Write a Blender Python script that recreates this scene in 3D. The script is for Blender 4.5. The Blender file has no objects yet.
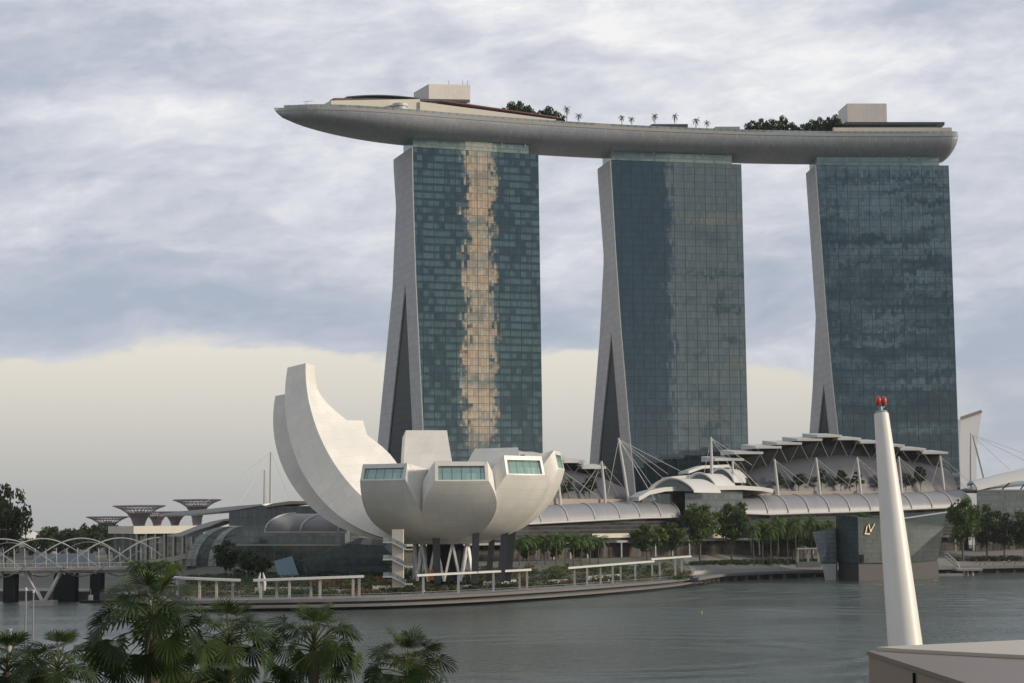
import bpy, bmesh, math, random
from mathutils import Vector, Matrix, noise
R = math.radians
S = bpy.context.scene
COL = S.collection
random.seed(7)

# ------------------------------------------------------------------ camera
F = 1900.0
CAM = Vector((0.0, 0.0, 21.0))
PITCH = math.atan((525.0 - 341.5) / F)
ROT = Matrix.Rotation(math.pi / 2 + PITCH, 3, 'X') @ Matrix.Rotation(R(-0.5), 3, 'Z')
cd = bpy.data.cameras.new("camera")
cam = bpy.data.objects.new("camera", cd)
COL.objects.link(cam)
cam.location = CAM
cam.rotation_euler = ROT.to_euler()
cd.sensor_width = 36.0
cd.lens = F / 1024.0 * 36.0
cd.clip_start = 0.5
cd.clip_end = 30000
S.camera = cam
S.render.resolution_x, S.render.resolution_y = 1024, 683

def ray(px, py):
    return ROT @ Vector(((px - 512.0) / F, -(py - 341.5) / F, -1.0))
def at(px, py, D):
    d = ray(px, py)
    return CAM + d * (D / d.y)
def on_z(px, py, z):
    d = ray(px, py)
    return CAM + d * ((z - CAM.z) / d.z)
def gx(px, D):                       # world x of an image column at forward distance D (near the horizon)
    return at(px, 525, D).x
def gp(px, D, z):
    return Vector((gx(px, D), D, z))
def proj(p):
    c = ROT.transposed() @ (Vector(p) - CAM)
    return 512 + F * c.x / -c.z, 341.5 - F * c.y / -c.z

# ------------------------------------------------------------------ sky
SUN_B, SUN_E = R(80), R(17)          # sun: to the right behind the viewer, low
sunv = Vector((math.sin(SUN_B) * math.cos(SUN_E), -math.cos(SUN_B) * math.cos(SUN_E), math.sin(SUN_E)))
W = bpy.data.worlds.new("World")
S.world = W
W.use_nodes = True
nt = W.node_tree
nt.nodes.clear()
class G:
    """little expression builder over shader math nodes"""
    def __init__(s, nt): s.nt = nt
    def n(s, t, **k):
        o = s.nt.nodes.new(t)
        for a, b in k.items(): setattr(o, a, b)
        return o
    def put(s, sock, v):
        if hasattr(v, 'links') or hasattr(v, 'is_linked'): s.nt.links.new(v, sock)
        else: sock.default_value = v
    def m(s, op, *a):
        o = s.n('ShaderNodeMath', operation=op)
        for i, x in enumerate(a): s.put(o.inputs[i], x)
        return o.outputs[0]
    def add(s, *a):
        r = a[0]
        for x in a[1:]: r = s.m('ADD', r, x)
        return r
    def mul(s, *a):
        r = a[0]
        for x in a[1:]: r = s.m('MULTIPLY', r, x)
        return r
    def sub(s, a, b): return s.m('SUBTRACT', a, b)
    def clamp(s, a):
        o = s.n('ShaderNodeClamp'); s.put(o.inputs[0], a); return o.outputs[0]
    def step(s, x, lo, hi):
        o = s.n('ShaderNodeMapRange', interpolation_type='SMOOTHSTEP')
        s.put(o.inputs[0], x); s.put(o.inputs[1], lo); s.put(o.inputs[2], hi)
        return o.outputs[0]
    def vec(s, x, y, z):
        o = s.n('ShaderNodeCombineXYZ')
        for i, q in enumerate((x, y, z)): s.put(o.inputs[i], q)
        return o.outputs[0]
    def noise(s, v, scale, detail=4, rough=.5, dist=0, out=0):
        o = s.n('ShaderNodeTexNoise')
        s.put(o.inputs['Vector'], v); o.inputs['Scale'].default_value = scale
        o.inputs['Detail'].default_value = detail; o.inputs['Roughness'].default_value = rough
        o.inputs['Distortion'].default_value = dist
        return o.outputs[out]
    def mix(s, f, a, b):
        o = s.n('ShaderNodeMix', data_type='RGBA')
        s.put(o.inputs[0], f)
        for i, q in ((6, a), (7, b)):
            s.put(o.inputs[i], (*q, 1) if isinstance(q, tuple) and len(q) == 3 else q)
        return o.outputs[2]
    def ramp(s, f, stops):
        o = s.n('ShaderNodeValToRGB'); s.put(o.inputs[0], f)
        e = o.color_ramp.elements
        while len(e) < len(stops): e.new(.5)
        for i, (p, c) in enumerate(stops):
            e[i].position = p; e[i].color = (*c, 1)
        return o.outputs[0]
    def gauss(s, x, y, x0, y0, sx, sy):
        a = s.m('DIVIDE', s.sub(x, x0), sx); b = s.m('DIVIDE', s.sub(y, y0), sy)
        return s.m('EXPONENT', s.mul(s.add(s.mul(a, a), s.mul(b, b)), -1.0))
g = G(nt)
tc = g.n('ShaderNodeTexCoord')
sp = g.n('ShaderNodeSeparateXYZ')
nt.links.new(tc.outputs['Generated'], sp.inputs[0])
dx, dy, dz = sp.outputs
az = g.m('ARCTAN2', dx, dy)          # 0 ahead, positive to the right
el = g.m('ARCSINE', dz)
p0 = g.vec(g.mul(az, 1.0), g.mul(el, 2.3), 0.0)
wx = g.sub(g.noise(p0, 9.0, 3), .5)
wy = g.sub(g.noise(g.vec(az, g.mul(el, 2.0), 7.0), 9.0, 3), .5)
waz = g.add(az, g.mul(wx, .10)); wel = g.add(el, g.mul(wy, .045))
def sky_blob(px, py, sx, sy, w):
    return g.mul(g.gauss(waz, wel, (px - 512) / F, (525 - (px - 512) * .0087 - py) / F, sx / F, sy / F), w * .92)
fbm = g.noise(g.vec(g.mul(waz, 1.0), g.add(g.mul(wel, 3.0), g.mul(waz, -.25)), 1.3), 12.0, 10, .60, .25)
fbm2 = g.noise(g.vec(az, g.add(g.mul(el, 2.6), g.mul(az, -.3)), 4.1), 40.0, 8, .64, .15)
c = g.add(.52, g.mul(g.sub(fbm, .5), 1.25), g.mul(g.sub(fbm2, .5), .62))
BLOBS = [(80, 60, 200, 45, -.30), (190, 118, 110, 20, .30), (30, 115, 80, 18, .25), (330, 30, 120, 25, -.05),
         (380, 120, 150, 70, .18), (100, 200, 120, 35, -.12), (80, 300, 150, 42, -.55), (300, 318, 140, 26, -.45),
         (250, 215, 120, 45, .05), (620, 30, 260, 70, .28), (560, 68, 90, 14, -.34), (800, 80, 200, 50, .24),
         (960, 30, 60, 26, -.36), (580, 250, 70, 60, .06), (575, 322, 80, 28, -.45), (780, 210, 60, 60, -.05), (780, 310, 60, 50, -.32),
         (990, 200, 60, 60, .0), (1005, 390, 75, 130, -.62)]
for b in BLOBS: c = g.add(c, sky_blob(*b))
c = g.clamp(c)
ccol = g.ramp(c, [(0, (.365, .415, .51)), (.30, (.45, .485, .565)), (.55, (.575, .59, .65)), (.8, (.71, .72, .755)), (1, (.83, .825, .825))])
# pale cream strip of clear air under the cloud base, greyer towards the horizon
edge = g.add(el, g.mul(g.sub(fbm2, .5), .020), g.mul(wy, .034), g.mul(wx, .012))
cream = g.ramp(g.m('DIVIDE', el, .1), [(0, (.37, .37, .36)), (.25, (.45, .448, .425)), (.6, (.60, .575, .52)), (.93, (.73, .685, .605)), (1, (.63, .62, .61))])
base_el = g.sub(.0945, g.mul(g.step(az, .02, .17), .019))
cm = g.sub(1.0, g.step(g.sub(edge, base_el), -.0045, .003))
cm = g.mul(cm, g.sub(1.0, g.mul(g.step(az, .175, .25), .85)))
front = g.mix(cm, ccol, cream)
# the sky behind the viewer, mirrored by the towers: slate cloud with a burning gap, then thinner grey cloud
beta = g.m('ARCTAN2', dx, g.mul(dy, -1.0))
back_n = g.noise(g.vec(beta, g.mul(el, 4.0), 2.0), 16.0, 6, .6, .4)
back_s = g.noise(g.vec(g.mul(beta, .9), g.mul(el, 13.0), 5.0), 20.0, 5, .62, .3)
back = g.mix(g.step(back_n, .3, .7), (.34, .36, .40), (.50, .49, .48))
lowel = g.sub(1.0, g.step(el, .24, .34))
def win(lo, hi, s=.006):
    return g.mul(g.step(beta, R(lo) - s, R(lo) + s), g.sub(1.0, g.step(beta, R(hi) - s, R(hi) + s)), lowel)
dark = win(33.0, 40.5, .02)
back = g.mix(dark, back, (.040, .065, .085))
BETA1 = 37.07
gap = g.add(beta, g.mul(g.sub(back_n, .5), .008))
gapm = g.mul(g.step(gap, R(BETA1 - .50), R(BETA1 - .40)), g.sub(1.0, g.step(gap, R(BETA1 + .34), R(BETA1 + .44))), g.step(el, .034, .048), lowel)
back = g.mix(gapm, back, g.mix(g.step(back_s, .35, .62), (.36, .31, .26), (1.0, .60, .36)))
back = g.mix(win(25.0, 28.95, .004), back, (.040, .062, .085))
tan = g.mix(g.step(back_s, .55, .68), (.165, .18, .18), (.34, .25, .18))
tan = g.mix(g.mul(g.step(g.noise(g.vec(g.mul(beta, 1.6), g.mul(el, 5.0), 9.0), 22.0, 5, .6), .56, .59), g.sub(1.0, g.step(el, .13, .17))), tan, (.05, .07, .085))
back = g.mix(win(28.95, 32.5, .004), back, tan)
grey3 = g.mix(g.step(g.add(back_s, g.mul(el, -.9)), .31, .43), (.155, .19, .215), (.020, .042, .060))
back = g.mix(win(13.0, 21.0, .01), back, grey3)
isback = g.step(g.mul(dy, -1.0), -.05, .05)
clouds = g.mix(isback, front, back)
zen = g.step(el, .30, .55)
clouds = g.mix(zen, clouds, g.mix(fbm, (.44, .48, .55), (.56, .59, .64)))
below = g.step(el, -.01, -.03)
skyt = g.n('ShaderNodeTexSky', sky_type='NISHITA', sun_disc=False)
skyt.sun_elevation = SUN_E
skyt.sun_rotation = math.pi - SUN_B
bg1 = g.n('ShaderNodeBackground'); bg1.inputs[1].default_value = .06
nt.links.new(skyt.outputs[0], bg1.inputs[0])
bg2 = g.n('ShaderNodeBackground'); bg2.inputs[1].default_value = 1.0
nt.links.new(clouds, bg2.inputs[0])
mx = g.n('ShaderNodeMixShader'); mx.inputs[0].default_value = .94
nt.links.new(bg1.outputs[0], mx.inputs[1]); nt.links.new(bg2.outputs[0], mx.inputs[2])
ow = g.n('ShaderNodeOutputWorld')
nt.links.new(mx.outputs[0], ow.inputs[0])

sl = bpy.data.lights.new("sun", 'SUN')
sl.energy = 2.9; sl.angle = R(9); sl.color = (1.0, .87, .70)
so = bpy.data.objects.new("sun", sl); COL.objects.link(so)
so.rotation_euler = (-sunv).to_track_quat('-Z', 'Y').to_euler()
so.location = (200, -200, 300)
S.view_settings.view_transform = 'Standard'
S.view_settings.look = 'None'
S.view_settings.exposure = 0.22
S.view_settings.gamma = 1.0

# ------------------------------------------------------------------ materials
def new_mat(name):
    m = bpy.data.materials.new(name); m.use_nodes = True
    b = m.node_tree.nodes['Principled BSDF']
    return m, G(m.node_tree), b
def mat(name, col, rough=.6, metal=0.0, var=.12, scale=.4, streak=0.0, bump=0.0, spec=.5):
    m, q, b = new_mat(name)
    geo = q.n('ShaderNodeNewGeometry')
    n1 = q.noise(geo.outputs['Position'], scale, 5, .6)
    n2 = q.noise(geo.outputs['Position'], scale * .13, 3, .5)
    f = q.add(1.0, q.mul(q.sub(n1, .5), var * 1.6), q.mul(q.sub(n2, .5), var * 1.6))
    if streak:
        mp = q.n('ShaderNodeMapping'); mp.inputs['Scale'].default_value = (1.6, 1.6, .06)
        m.node_tree.links.new(geo.outputs['Position'], mp.inputs[0])
        f = q.add(f, q.mul(q.sub(q.noise(mp.outputs[0], scale * 3, 4, .6), .5), streak))
    v = q.n('ShaderNodeVectorMath', operation='SCALE')
    v.inputs[0].default_value = col; q.put(v.inputs['Scale'], f)
    m.node_tree.links.new(v.outputs[0], b.inputs['Base Color'])
    b.inputs['Roughness'].default_value = rough; b.inputs['Metallic'].default_value = metal
    b.inputs['Specular IOR Level'].default_value = spec
    if bump:
        bp = q.n('ShaderNodeBump'); bp.inputs['Strength'].default_value = bump
        q.put(bp.inputs['Height'], n1); m.node_tree.links.new(bp.outputs[0], b.inputs['Normal'])
    return m
def panel_mat(name, col, pw, ph, rough=.5, metal=0.0, line=.6, jitter=.08, offset=.0, lw=.05, var=.06):
    """panels laid out on the UV map, which is in metres"""
    m, q, b = new_mat(name)
    uv = q.n('ShaderNodeUVMap').outputs[0]
    br = q.n('ShaderNodeTexBrick'); br.offset = offset; br.squash = 1.0
    br.inputs['Color1'].default_value = (1 - jitter, 1 - jitter, 1 - jitter, 1)
    br.inputs['Color2'].default_value = (1 + jitter, 1 + jitter, 1 + jitter, 1)
    br.inputs['Mortar'].default_value = (line, line, line, 1)
    br.inputs['Scale'].default_value = 1.0
    br.inputs['Mortar Size'].default_value = lw; br.inputs['Mortar Smooth'].default_value = .3
    br.inputs['Brick Width'].default_value = pw; br.inputs['Row Height'].default_value = ph
    m.node_tree.links.new(uv, br.inputs['Vector'])
    geo = q.n('ShaderNodeNewGeometry')
    n = q.add(1.0, q.mul(q.sub(q.noise(geo.outputs['Position'], .12, 5, .6), .5), var * 3))
    v = q.n('ShaderNodeVectorMath', operation='MULTIPLY')
    m.node_tree.links.new(br.outputs[0], v.inputs[0]); v.inputs[1].default_value = col
    v2 = q.n('ShaderNodeVectorMath', operation='SCALE')
    m.node_tree.links.new(v.outputs[0], v2.inputs[0]); q.put(v2.inputs['Scale'], n)
    m.node_tree.links.new(v2.outputs[0], b.inputs['Base Color'])
    b.inputs['Roughness'].default_value = rough; b.inputs['Metallic'].default_value = metal
    return m
def glass_mat(name, bay, floor, base, curtain, spandrel, refl, jit=.002, mullion=(.03, .045, .05), wave=.008, lit=.35, subs=4, rough=.02):
    """curtain wall on a UV map in metres: floors, bays, panes, drawn curtains, panes a little out of true"""
    m, q, b = new_mat(name)
    N = m.node_tree
    uv = q.n('ShaderNodeUVMap').outputs[0]
    s = q.n('ShaderNodeSeparateXYZ'); N.links.new(uv, s.inputs[0])
    u, v = s.outputs[0], s.outputs[1]
    pane = bay / subs
    ub, vb, up = q.m('DIVIDE', u, bay), q.m('DIVIDE', v, floor), q.m('DIVIDE', u, pane)
    fu, fv, fp = q.m('FRACT', ub), q.m('FRACT', vb), q.m('FRACT', up)
    cell = q.vec(q.m('FLOOR', up), q.m('FLOOR', vb), 0.0)
    wn = q.n('ShaderNodeTexWhiteNoise'); N.links.new(cell, wn.inputs[0])
    room = q.vec(q.m('FLOOR', q.mul(ub, 2.0)), q.m('FLOOR', vb), 3.0)
    wr = q.n('ShaderNodeTexWhiteNoise'); N.links.new(room, wr.inputs[0])
    big = q.noise(q.vec(u, v, 0.0), .045, 3, .5)
    t = q.step(q.add(wr.outputs[0], q.mul(q.sub(big, .5), 2.2)), .42 - lit * .5, .60 - lit * .4)
    t = q.clamp(q.add(q.mul(t, q.add(.55, q.mul(wn.outputs[0], .35))), q.mul(q.step(big, .4, .6), q.mul(wn.outputs[0], .25))))
    col = q.mix(t, base, curtain)
    col = q.mix(q.step(fv, .66, .70), col, spandrel)
    line_p = q.sub(1.0, q.step(q.m('ABSOLUTE', q.sub(fp, .5)), .42, .46)); line_p = q.sub(1.0, line_p)
    line_b = q.step(q.m('ABSOLUTE', q.sub(fu, .5)), .462, .478)
    line_f = q.step(q.m('ABSOLUTE', q.sub(fv, .5)), .455, .475)
    lines = q.m('MAXIMUM', q.mul(line_p, .35), q.m('MAXIMUM', line_b, q.mul(line_f, .75)))
    col = q.mix(lines, col, mullion)
    N.links.new(col, b.inputs['Base Color'])
    b.inputs['Roughness'].default_value = .5; b.inputs['Specular IOR Level'].default_value = .1
    geo = q.n('ShaderNodeNewGeometry')
    def vm(op, a, bb):
        o = q.n('ShaderNodeVectorMath', operation=op)
        for i, x in enumerate((a, bb)):
            if isinstance(x, tuple): o.inputs[i].default_value = x
            else: N.links.new(x, o.inputs[i])
        return o.outputs[0]
    def sc(a, k):
        o = q.n('ShaderNodeVectorMath', operation='SCALE'); N.links.new(a, o.inputs[0]); q.put(o.inputs['Scale'], k); return o.outputs[0]
    j1 = sc(vm('SUBTRACT', wn.outputs[1], (.5, .5, .5)), jit)
    j2 = vm('ADD', sc(vm('SUBTRACT', q.noise(q.vec(q.mul(q.m('FLOOR', up), 5.3), q.mul(v, .15), 1.0), 1.0, 4, .7, 0, 1), (.5, .5, .5)), wave), sc(vm('SUBTRACT', q.noise(q.vec(q.mul(u, .3), q.mul(v, .5), 4.0), .22, 2, .5, 0, 1), (.5, .5, .5)), wave * .7))
    nn = q.n('ShaderNodeVectorMath', operation='NORMALIZE')
    N.links.new(vm('ADD', geo.outputs['Normal'], vm('ADD', j1, j2)), nn.inputs[0])
    gl = q.n('ShaderNodeBsdfGlossy'); gl.inputs['Roughness'].default_value = rough
    gl.inputs['Color'].default_value = (.82, .93, .95, 1)
    N.links.new(nn.outputs[0], gl.inputs['Normal'])
    fac = q.mul(refl, q.sub(1.0, q.mul(lines, .75)), q.add(.88, q.mul(wn.outputs[0], .2)))
    mxs = q.n('ShaderNodeMixShader'); q.put(mxs.inputs[0], fac)
    N.links.new(b.outputs[0], mxs.inputs[1]); N.links.new(gl.outputs[0], mxs.inputs[2])
    N.links.new(mxs.outputs[0], N.nodes['Material Output'].inputs[0])
    return m
def leaf_mat(name, c1, c2, c3, scale=.5, rough=.5, trans=.25):
    m, q, b = new_mat(name)
    N = m.node_tree
    geo = q.n('ShaderNodeNewGeometry')
    n1 = q.noise(geo.outputs['Position'], scale, 3, .6)
    rnd = q.n('ShaderNodeAttribute', attribute_name='rnd').outputs['Fac']
    t = q.clamp(q.add(q.mul(q.sub(n1, .5), 1.2), q.mul(rnd, .9), .05))
    col = q.ramp(t, [(0, c1), (.5, c2), (1, c3)])
    N.links.new(col, b.inputs['Base Color'])
    b.inputs['Roughness'].default_value = rough; b.inputs['Specular IOR Level'].default_value = .12
    tr = q.n('ShaderNodeBsdfTranslucent'); N.links.new(col, tr.inputs[0])
    mx = q.n('ShaderNodeMixShader'); mx.inputs[0].default_value = trans
    N.links.new(b.outputs[0], mx.inputs[1]); N.links.new(tr.outputs[0], mx.inputs[2])
    N.links.new(mx.outputs[0], N.nodes['Material Output'].inputs[0])
    return m

M = {}
M['white'] = mat('white_paint', (.52, .515, .50), .5, 0, .08, .5, .08)
M['white_steel'] = mat('white_steel', (.50, .495, .48), .45, 0, .06, .6)
M['bright_white'] = mat('bright_white_panel', (.78, .78, .79), .45, 0, .05, .5)
M['shelter'] = mat('shelter_paint', (.44, .43, .40), .55, 0, .1, .5, .08)
M['bridge_steel'] = mat('bridge_steel', (.33, .33, .325), .45, .1, .1, .6)
M['pole'] = mat('white_pole_paint', (.70, .67, .62), .45, 0, .10, 1.2, .10)
M['cream'] = mat('cream_render', (.58, .53, .45), .7, 0, .1, .3)
M['concrete'] = mat('concrete', (.33, .32, .30), .8, 0, .16, .25, .12)
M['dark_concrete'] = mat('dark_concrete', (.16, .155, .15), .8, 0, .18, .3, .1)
M['dark'] = mat('dark_recess_shade', (.017, .018, .020), .9, 0, .2, .3, spec=.08)  # near black for dark parts, and for recess shade put into the colour
M['dark_steel'] = mat('dark_steel', (.05, .055, .062), .45, .2, .15, .5)
M['grey_metal'] = mat('grey_metal', (.26, .26, .275), .45, .25, .1, .2)
M['tan'] = mat('tan_stone', (.30, .25, .21), .8, 0, .18, .4)
M['deck'] = mat('timber_deck', (.135, .128, .122), .75, 0, .22, .35)
M['stone'] = mat('dark_stone', (.040, .038, .035), .6, 0, .2, .3, .15)
M['red'] = mat('red_lens', (.55, .04, .03), .25, 0, .06, 3)
M['umbrella'] = mat('red_canvas', (.13, .05, .045), .7, 0, .15, .5)
M['bark'] = mat('bark', (.12, .095, .075), .9, 0, .3, 2.5)
M['palm_bark'] = mat('palm_bark', (.13, .10, .08), .9, 0, .35, 5)
M['ground'] = mat('ground', (.10, .105, .085), .95, 0, .3, .05)
M['paving'] = mat('paving', (.22, .21, .20), .85, 0, .2, .2)
M['bronze'] = mat('bronze_panel', (.225, .16, .125), .42, .1, .1, 1.0)
M['top_metal'] = mat('roof_edge_metal', (.155, .118, .09), .45, .1, .15, 1.2)
M['beige'] = mat('beige_metal', (.45, .395, .325), .5, 0, .12, 1.0)
M['teal_panel'] = mat('teal_panel', (.13, .21, .26), .25, .1, .12, .2)
M['purple_steel'] = mat('purple_steel', (.40, .32, .33), .6, .05, .2, .15)
M['blue_panel'] = mat('blue_hoarding', (.19, .235, .285), .6, 0, .15, .3)
M['gold'] = mat('gold_letter', (.72, .60, .38), .3, .5, .06, 2)
M['skin'] = mat('skin', (.35, .22, .16), .6)
M['shirt'] = mat('shirt', (.45, .44, .46), .8, 0, .05, 1)
M['shirt_red'] = mat('red_shirt', (.45, .09, .07), .8, 0, .05, 1)
M['shirt_dark'] = mat('dark_shirt', (.05, .055, .08), .8, 0, .05, 1)
M['trousers'] = mat('trousers', (.05, .055, .07), .8)
M['hair'] = mat('hair', (.02, .017, .015), .6)
M['end_wall'] = panel_mat('end_wall_panel', (.44, .442, .452), 4.2, 3.5, .6, 0, .66, .06, .0, .10)
M['hull'] = panel_mat('hull_panel', (.37, .385, .41), 3.0, 1.6, .42, .30, .76, .09, .5, .10)
M['museum'] = panel_mat('museum_skin', (.71, .685, .63), 4.5, 3.2, .40, 0, .84, .035, .0, .06, .12)
M['box'] = panel_mat('plant_room_panel', (.62, .58, .53), 3.0, 2.0, .6, 0, .84, .03, .0, .05)
M['rib_roof'] = panel_mat('ribbed_roof', (.27, .268, .28), 1.1, 40, .5, .15, .82, .04, .0, .08)
M['big_roof'] = panel_mat('big_grey_roof', (.060, .060, .069), 2.2, 60, .5, .2, .86, .05, .0, .08)
M['glass1'] = glass_mat('facade_glass_a', 5.2, 3.45, (.007, .022, .029), (.095, .165, .172), (.008, .022, .027), .46)
M['glass2'] = glass_mat('facade_glass_b', 5.2, 3.45, (.007, .018, .028), (.022, .045, .060), (.008, .017, .024), .46, jit=.0011)
M['glass3'] = glass_mat('facade_glass_c', 5.2, 3.45, (.009, .021, .030), (.026, .048, .058), (.009, .019, .025), .46, jit=.0011, lit=.25)
M['slot_glass'] = glass_mat('slot_glass', 4.0, 3.45, (.006, .011, .017), (.014, .023, .031), (.006, .010, .014), .05, mullion=(.022, .03, .036))
M['crown'] = glass_mat('crown_glass', 4.0, 2.2, (.16, .23, .215), (.30, .37, .33), (.15, .21, .20), .32, mullion=(.20, .25, .235))
M['win_glass'] = glass_mat('museum_window_glass', 2.6, 5.0, (.16, .28, .24), (.27, .42, .35), (.14, .24, .20), .22, mullion=(.05, .08, .08), subs=1)
M['mall_glass'] = glass_mat('mall_glass', 3.0, 2.6, (.030, .042, .042), (.085, .105, .10), (.05, .058, .056), .10, mullion=(.11, .12, .118), subs=2)
M['louvre'] = glass_mat('mall_louvre', 9.0, 1.4, (.022, .023, .026), (.045, .046, .048), (.08, .08, .082), .04, mullion=(.05, .05, .052), subs=1)
M['shop'] = glass_mat('shop_front', 4.0, 4.4, (.035, .032, .030), (.12, .095, .07), (.10, .095, .09), .015, mullion=(.13, .125, .12), subs=2)
M['pav_glass'] = glass_mat('pavilion_glass', 3.0, 1.7, (.022, .034, .031), (.05, .062, .053), (.026, .038, .035), .05, mullion=(.075, .088, .082), subs=2)
M['pav_glass_dark'] = glass_mat('pavilion_glass_dark', 3.0, 1.7, (.022, .042, .046), (.045, .072, .07), (.03, .046, .046), .07, mullion=(.055, .075, .075), subs=2)
M['pav_glass_pale'] = glass_mat('pavilion_glass_pale', 2.0, 1.7, (.09, .11, .12), (.16, .18, .19), (.08, .10, .11), .18, mullion=(.22, .235, .24), subs=2)
M['pale_glass'] = glass_mat('pale_vault_glass', 2.4, 2.2, (.16, .185, .185), (.27, .29, .28), (.14, .16, .16), .2, mullion=(.30, .31, .30), subs=2)
M['leaf'] = leaf_mat('leaf_green', (.032, .060, .018), (.082, .132, .034), (.155, .205, .055), .35)
M['leaf_dark'] = leaf_mat('leaf_dark_green', (.018, .033, .014), (.042, .070, .026), (.080, .115, .040), .3)
M['leaf_palm'] = leaf_mat('palm_leaf', (.016, .031, .009), (.043, .070, .019), (.098, .135, .036), 1.2, .45, .3)
M['leaf_shrub'] = leaf_mat('shrub_leaf', (.026, .05, .018), (.062, .095, .030), (.15, .085, .045), .12)
M['leaf_far'] = leaf_mat('far_leaf', (.030, .050, .026), (.058, .088, .040), (.090, .125, .058), .08)

# ------------------------------------------------------------------ mesh builder
class MB:
    def __init__(s): s.v = []; s.f = []; s.mi = []; s.uv = {}; s.rnd = []
    def vert(s, p): s.v.append(Vector(p)); return len(s.v) - 1
    def poly(s, pts, mi=0, uv=None):
        ids = [s.vert(p) for p in pts]
        if uv: s.uv[len(s.f)] = uv
        s.f.append(ids); s.mi.append(mi)
    def ids(s, ids, mi=0, uv=None):
        if uv: s.uv[len(s.f)] = uv
        s.f.append(list(ids)); s.mi.append(mi)
    def hexa(s, b, t, mi=0):
        n = len(b)
        bi = [s.vert(p) for p in b]; ti = [s.vert(p) for p in t]
        s.ids(bi[::-1], mi); s.ids(ti, mi)
        for i in range(n):
            j = (i + 1) % n
            L = (s.v[bi[j]] - s.v[bi[i]]).length; H = (s.v[ti[i]] - s.v[bi[i]]).length
            s.ids((bi[i], bi[j], ti[j], ti[i]), mi, [(0, 0), (L, 0), (L, H), (0, H)])
    def box(s, c, size, rz=0.0, mi=0):
        """c = centre of the bottom face"""
        c = Vector(c); sx, sy, sz = size
        ca, sa = math.cos(rz), math.sin(rz)
        q = [(-sx / 2, -sy / 2), (sx / 2, -sy / 2), (sx / 2, sy / 2), (-sx / 2, sy / 2)]
        b = [c + Vector((x * ca - y * sa, x * sa + y * ca, 0)) for x, y in q]
        s.hexa(b, [p + Vector((0, 0, sz)) for p in b], mi)
    def beam(s, p, q, w, h=None, mi=0):
        p, q = Vector(p), Vector(q); h = h or w
        d = (q - p).normalized()
        a = d.cross(Vector((0, 0, 1)))
        if a.length < 1e-4: a = Vector((1, 0, 0))
        a.normalize(); b = a.cross(d)
        r = [a * w / 2 * x + b * h / 2 * y for x, y in ((-1, -1), (1, -1), (1, 1), (-1, 1))]
        s.hexa([p + k for k in r], [q + k for k in r], mi)
    def tube(s, pts, rad, n=8, mi=0, caps=True):
        pts = [Vector(p) for p in pts]
        if not hasattr(rad, '__len__'): rad = [rad] * len(pts)
        rings = []
        for i, p in enumerate(pts):
            d = (pts[min(i + 1, len(pts) - 1)] - pts[max(i - 1, 0)]).normalized()
            a = d.cross(Vector((0, 0, 1)) if abs(d.z) < .95 else Vector((1, 0, 0))).normalized(); b = a.cross(d)
            rings.append([s.vert(p + (a * math.cos(k * 2 * math.pi / n) + b * math.sin(k * 2 * math.pi / n)) * rad[i]) for k in range(n)])
        for A, B in zip(rings, rings[1:]):
            for k in range(n): s.ids((A[k], B[k], B[(k + 1) % n], A[(k + 1) % n]), mi)
        if caps: s.ids(rings[0], mi); s.ids(rings[-1][::-1], mi)
    def loft(s, secs, closed=True, caps=True, mi=0, uvscale=True):
        rings = [[s.vert(p) for p in c] for c in secs]
        n = len(rings[0]); vv = 0.0
        for i in range(len(rings) - 1):
            A, B = rings[i], rings[i + 1]
            dv = sum((s.v[a] - s.v[b]).length for a, b in zip(A, B)) / n
            uu = 0.0
            for k in range(n if closed else n - 1):
                k2 = (k + 1) % n
                du = (s.v[A[k]] - s.v[A[k2]]).length
                s.ids((A[k], A[k2], B[k2], B[k]), mi, [(uu, vv), (uu + du, vv), (uu + du, vv + dv), (uu, vv + dv)])
                uu += du
            vv += dv
        if caps: s.ids(rings[0][::-1], mi); s.ids(rings[-1], mi)
    def sheet(s, grid, th, mi=0):
        """a grid of points given thickness vector th; a closed slab, UV in metres"""
        th = Vector(th); nr, nc = len(grid), len(grid[0])
        T = [[s.vert(p) for p in r] for r in grid]; B = [[s.vert(Vector(p) + th) for p in r] for r in grid]
        U = [0.0]
        for c in range(nc - 1): U.append(U[-1] + (Vector(grid[0][c + 1]) - Vector(grid[0][c])).length)
        V = [0.0]
        for r in range(nr - 1): V.append(V[-1] + (Vector(grid[r + 1][0]) - Vector(grid[r][0])).length)
        for r in range(nr - 1):
            for c in range(nc - 1):
                uv = [(U[c], V[r]), (U[c + 1], V[r]), (U[c + 1], V[r + 1]), (U[c], V[r + 1])]
                s.ids((T[r][c], T[r][c + 1], T[r + 1][c + 1], T[r + 1][c]), mi, uv)
                s.ids((B[r][c], B[r + 1][c], B[r + 1][c + 1], B[r][c + 1]), mi, [uv[0], uv[3], uv[2], uv[1]])
        for c in range(nc - 1):
            s.ids((T[0][c], B[0][c], B[0][c + 1], T[0][c + 1]), mi); s.ids((T[-1][c], T[-1][c + 1], B[-1][c + 1], B[-1][c]), mi)
        for r in range(nr - 1):
            s.ids((T[r][0], T[r + 1][0], B[r + 1][0], B[r][0]), mi); s.ids((T[r][-1], B[r][-1], B[r + 1][-1], T[r + 1][-1]), mi)
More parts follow.
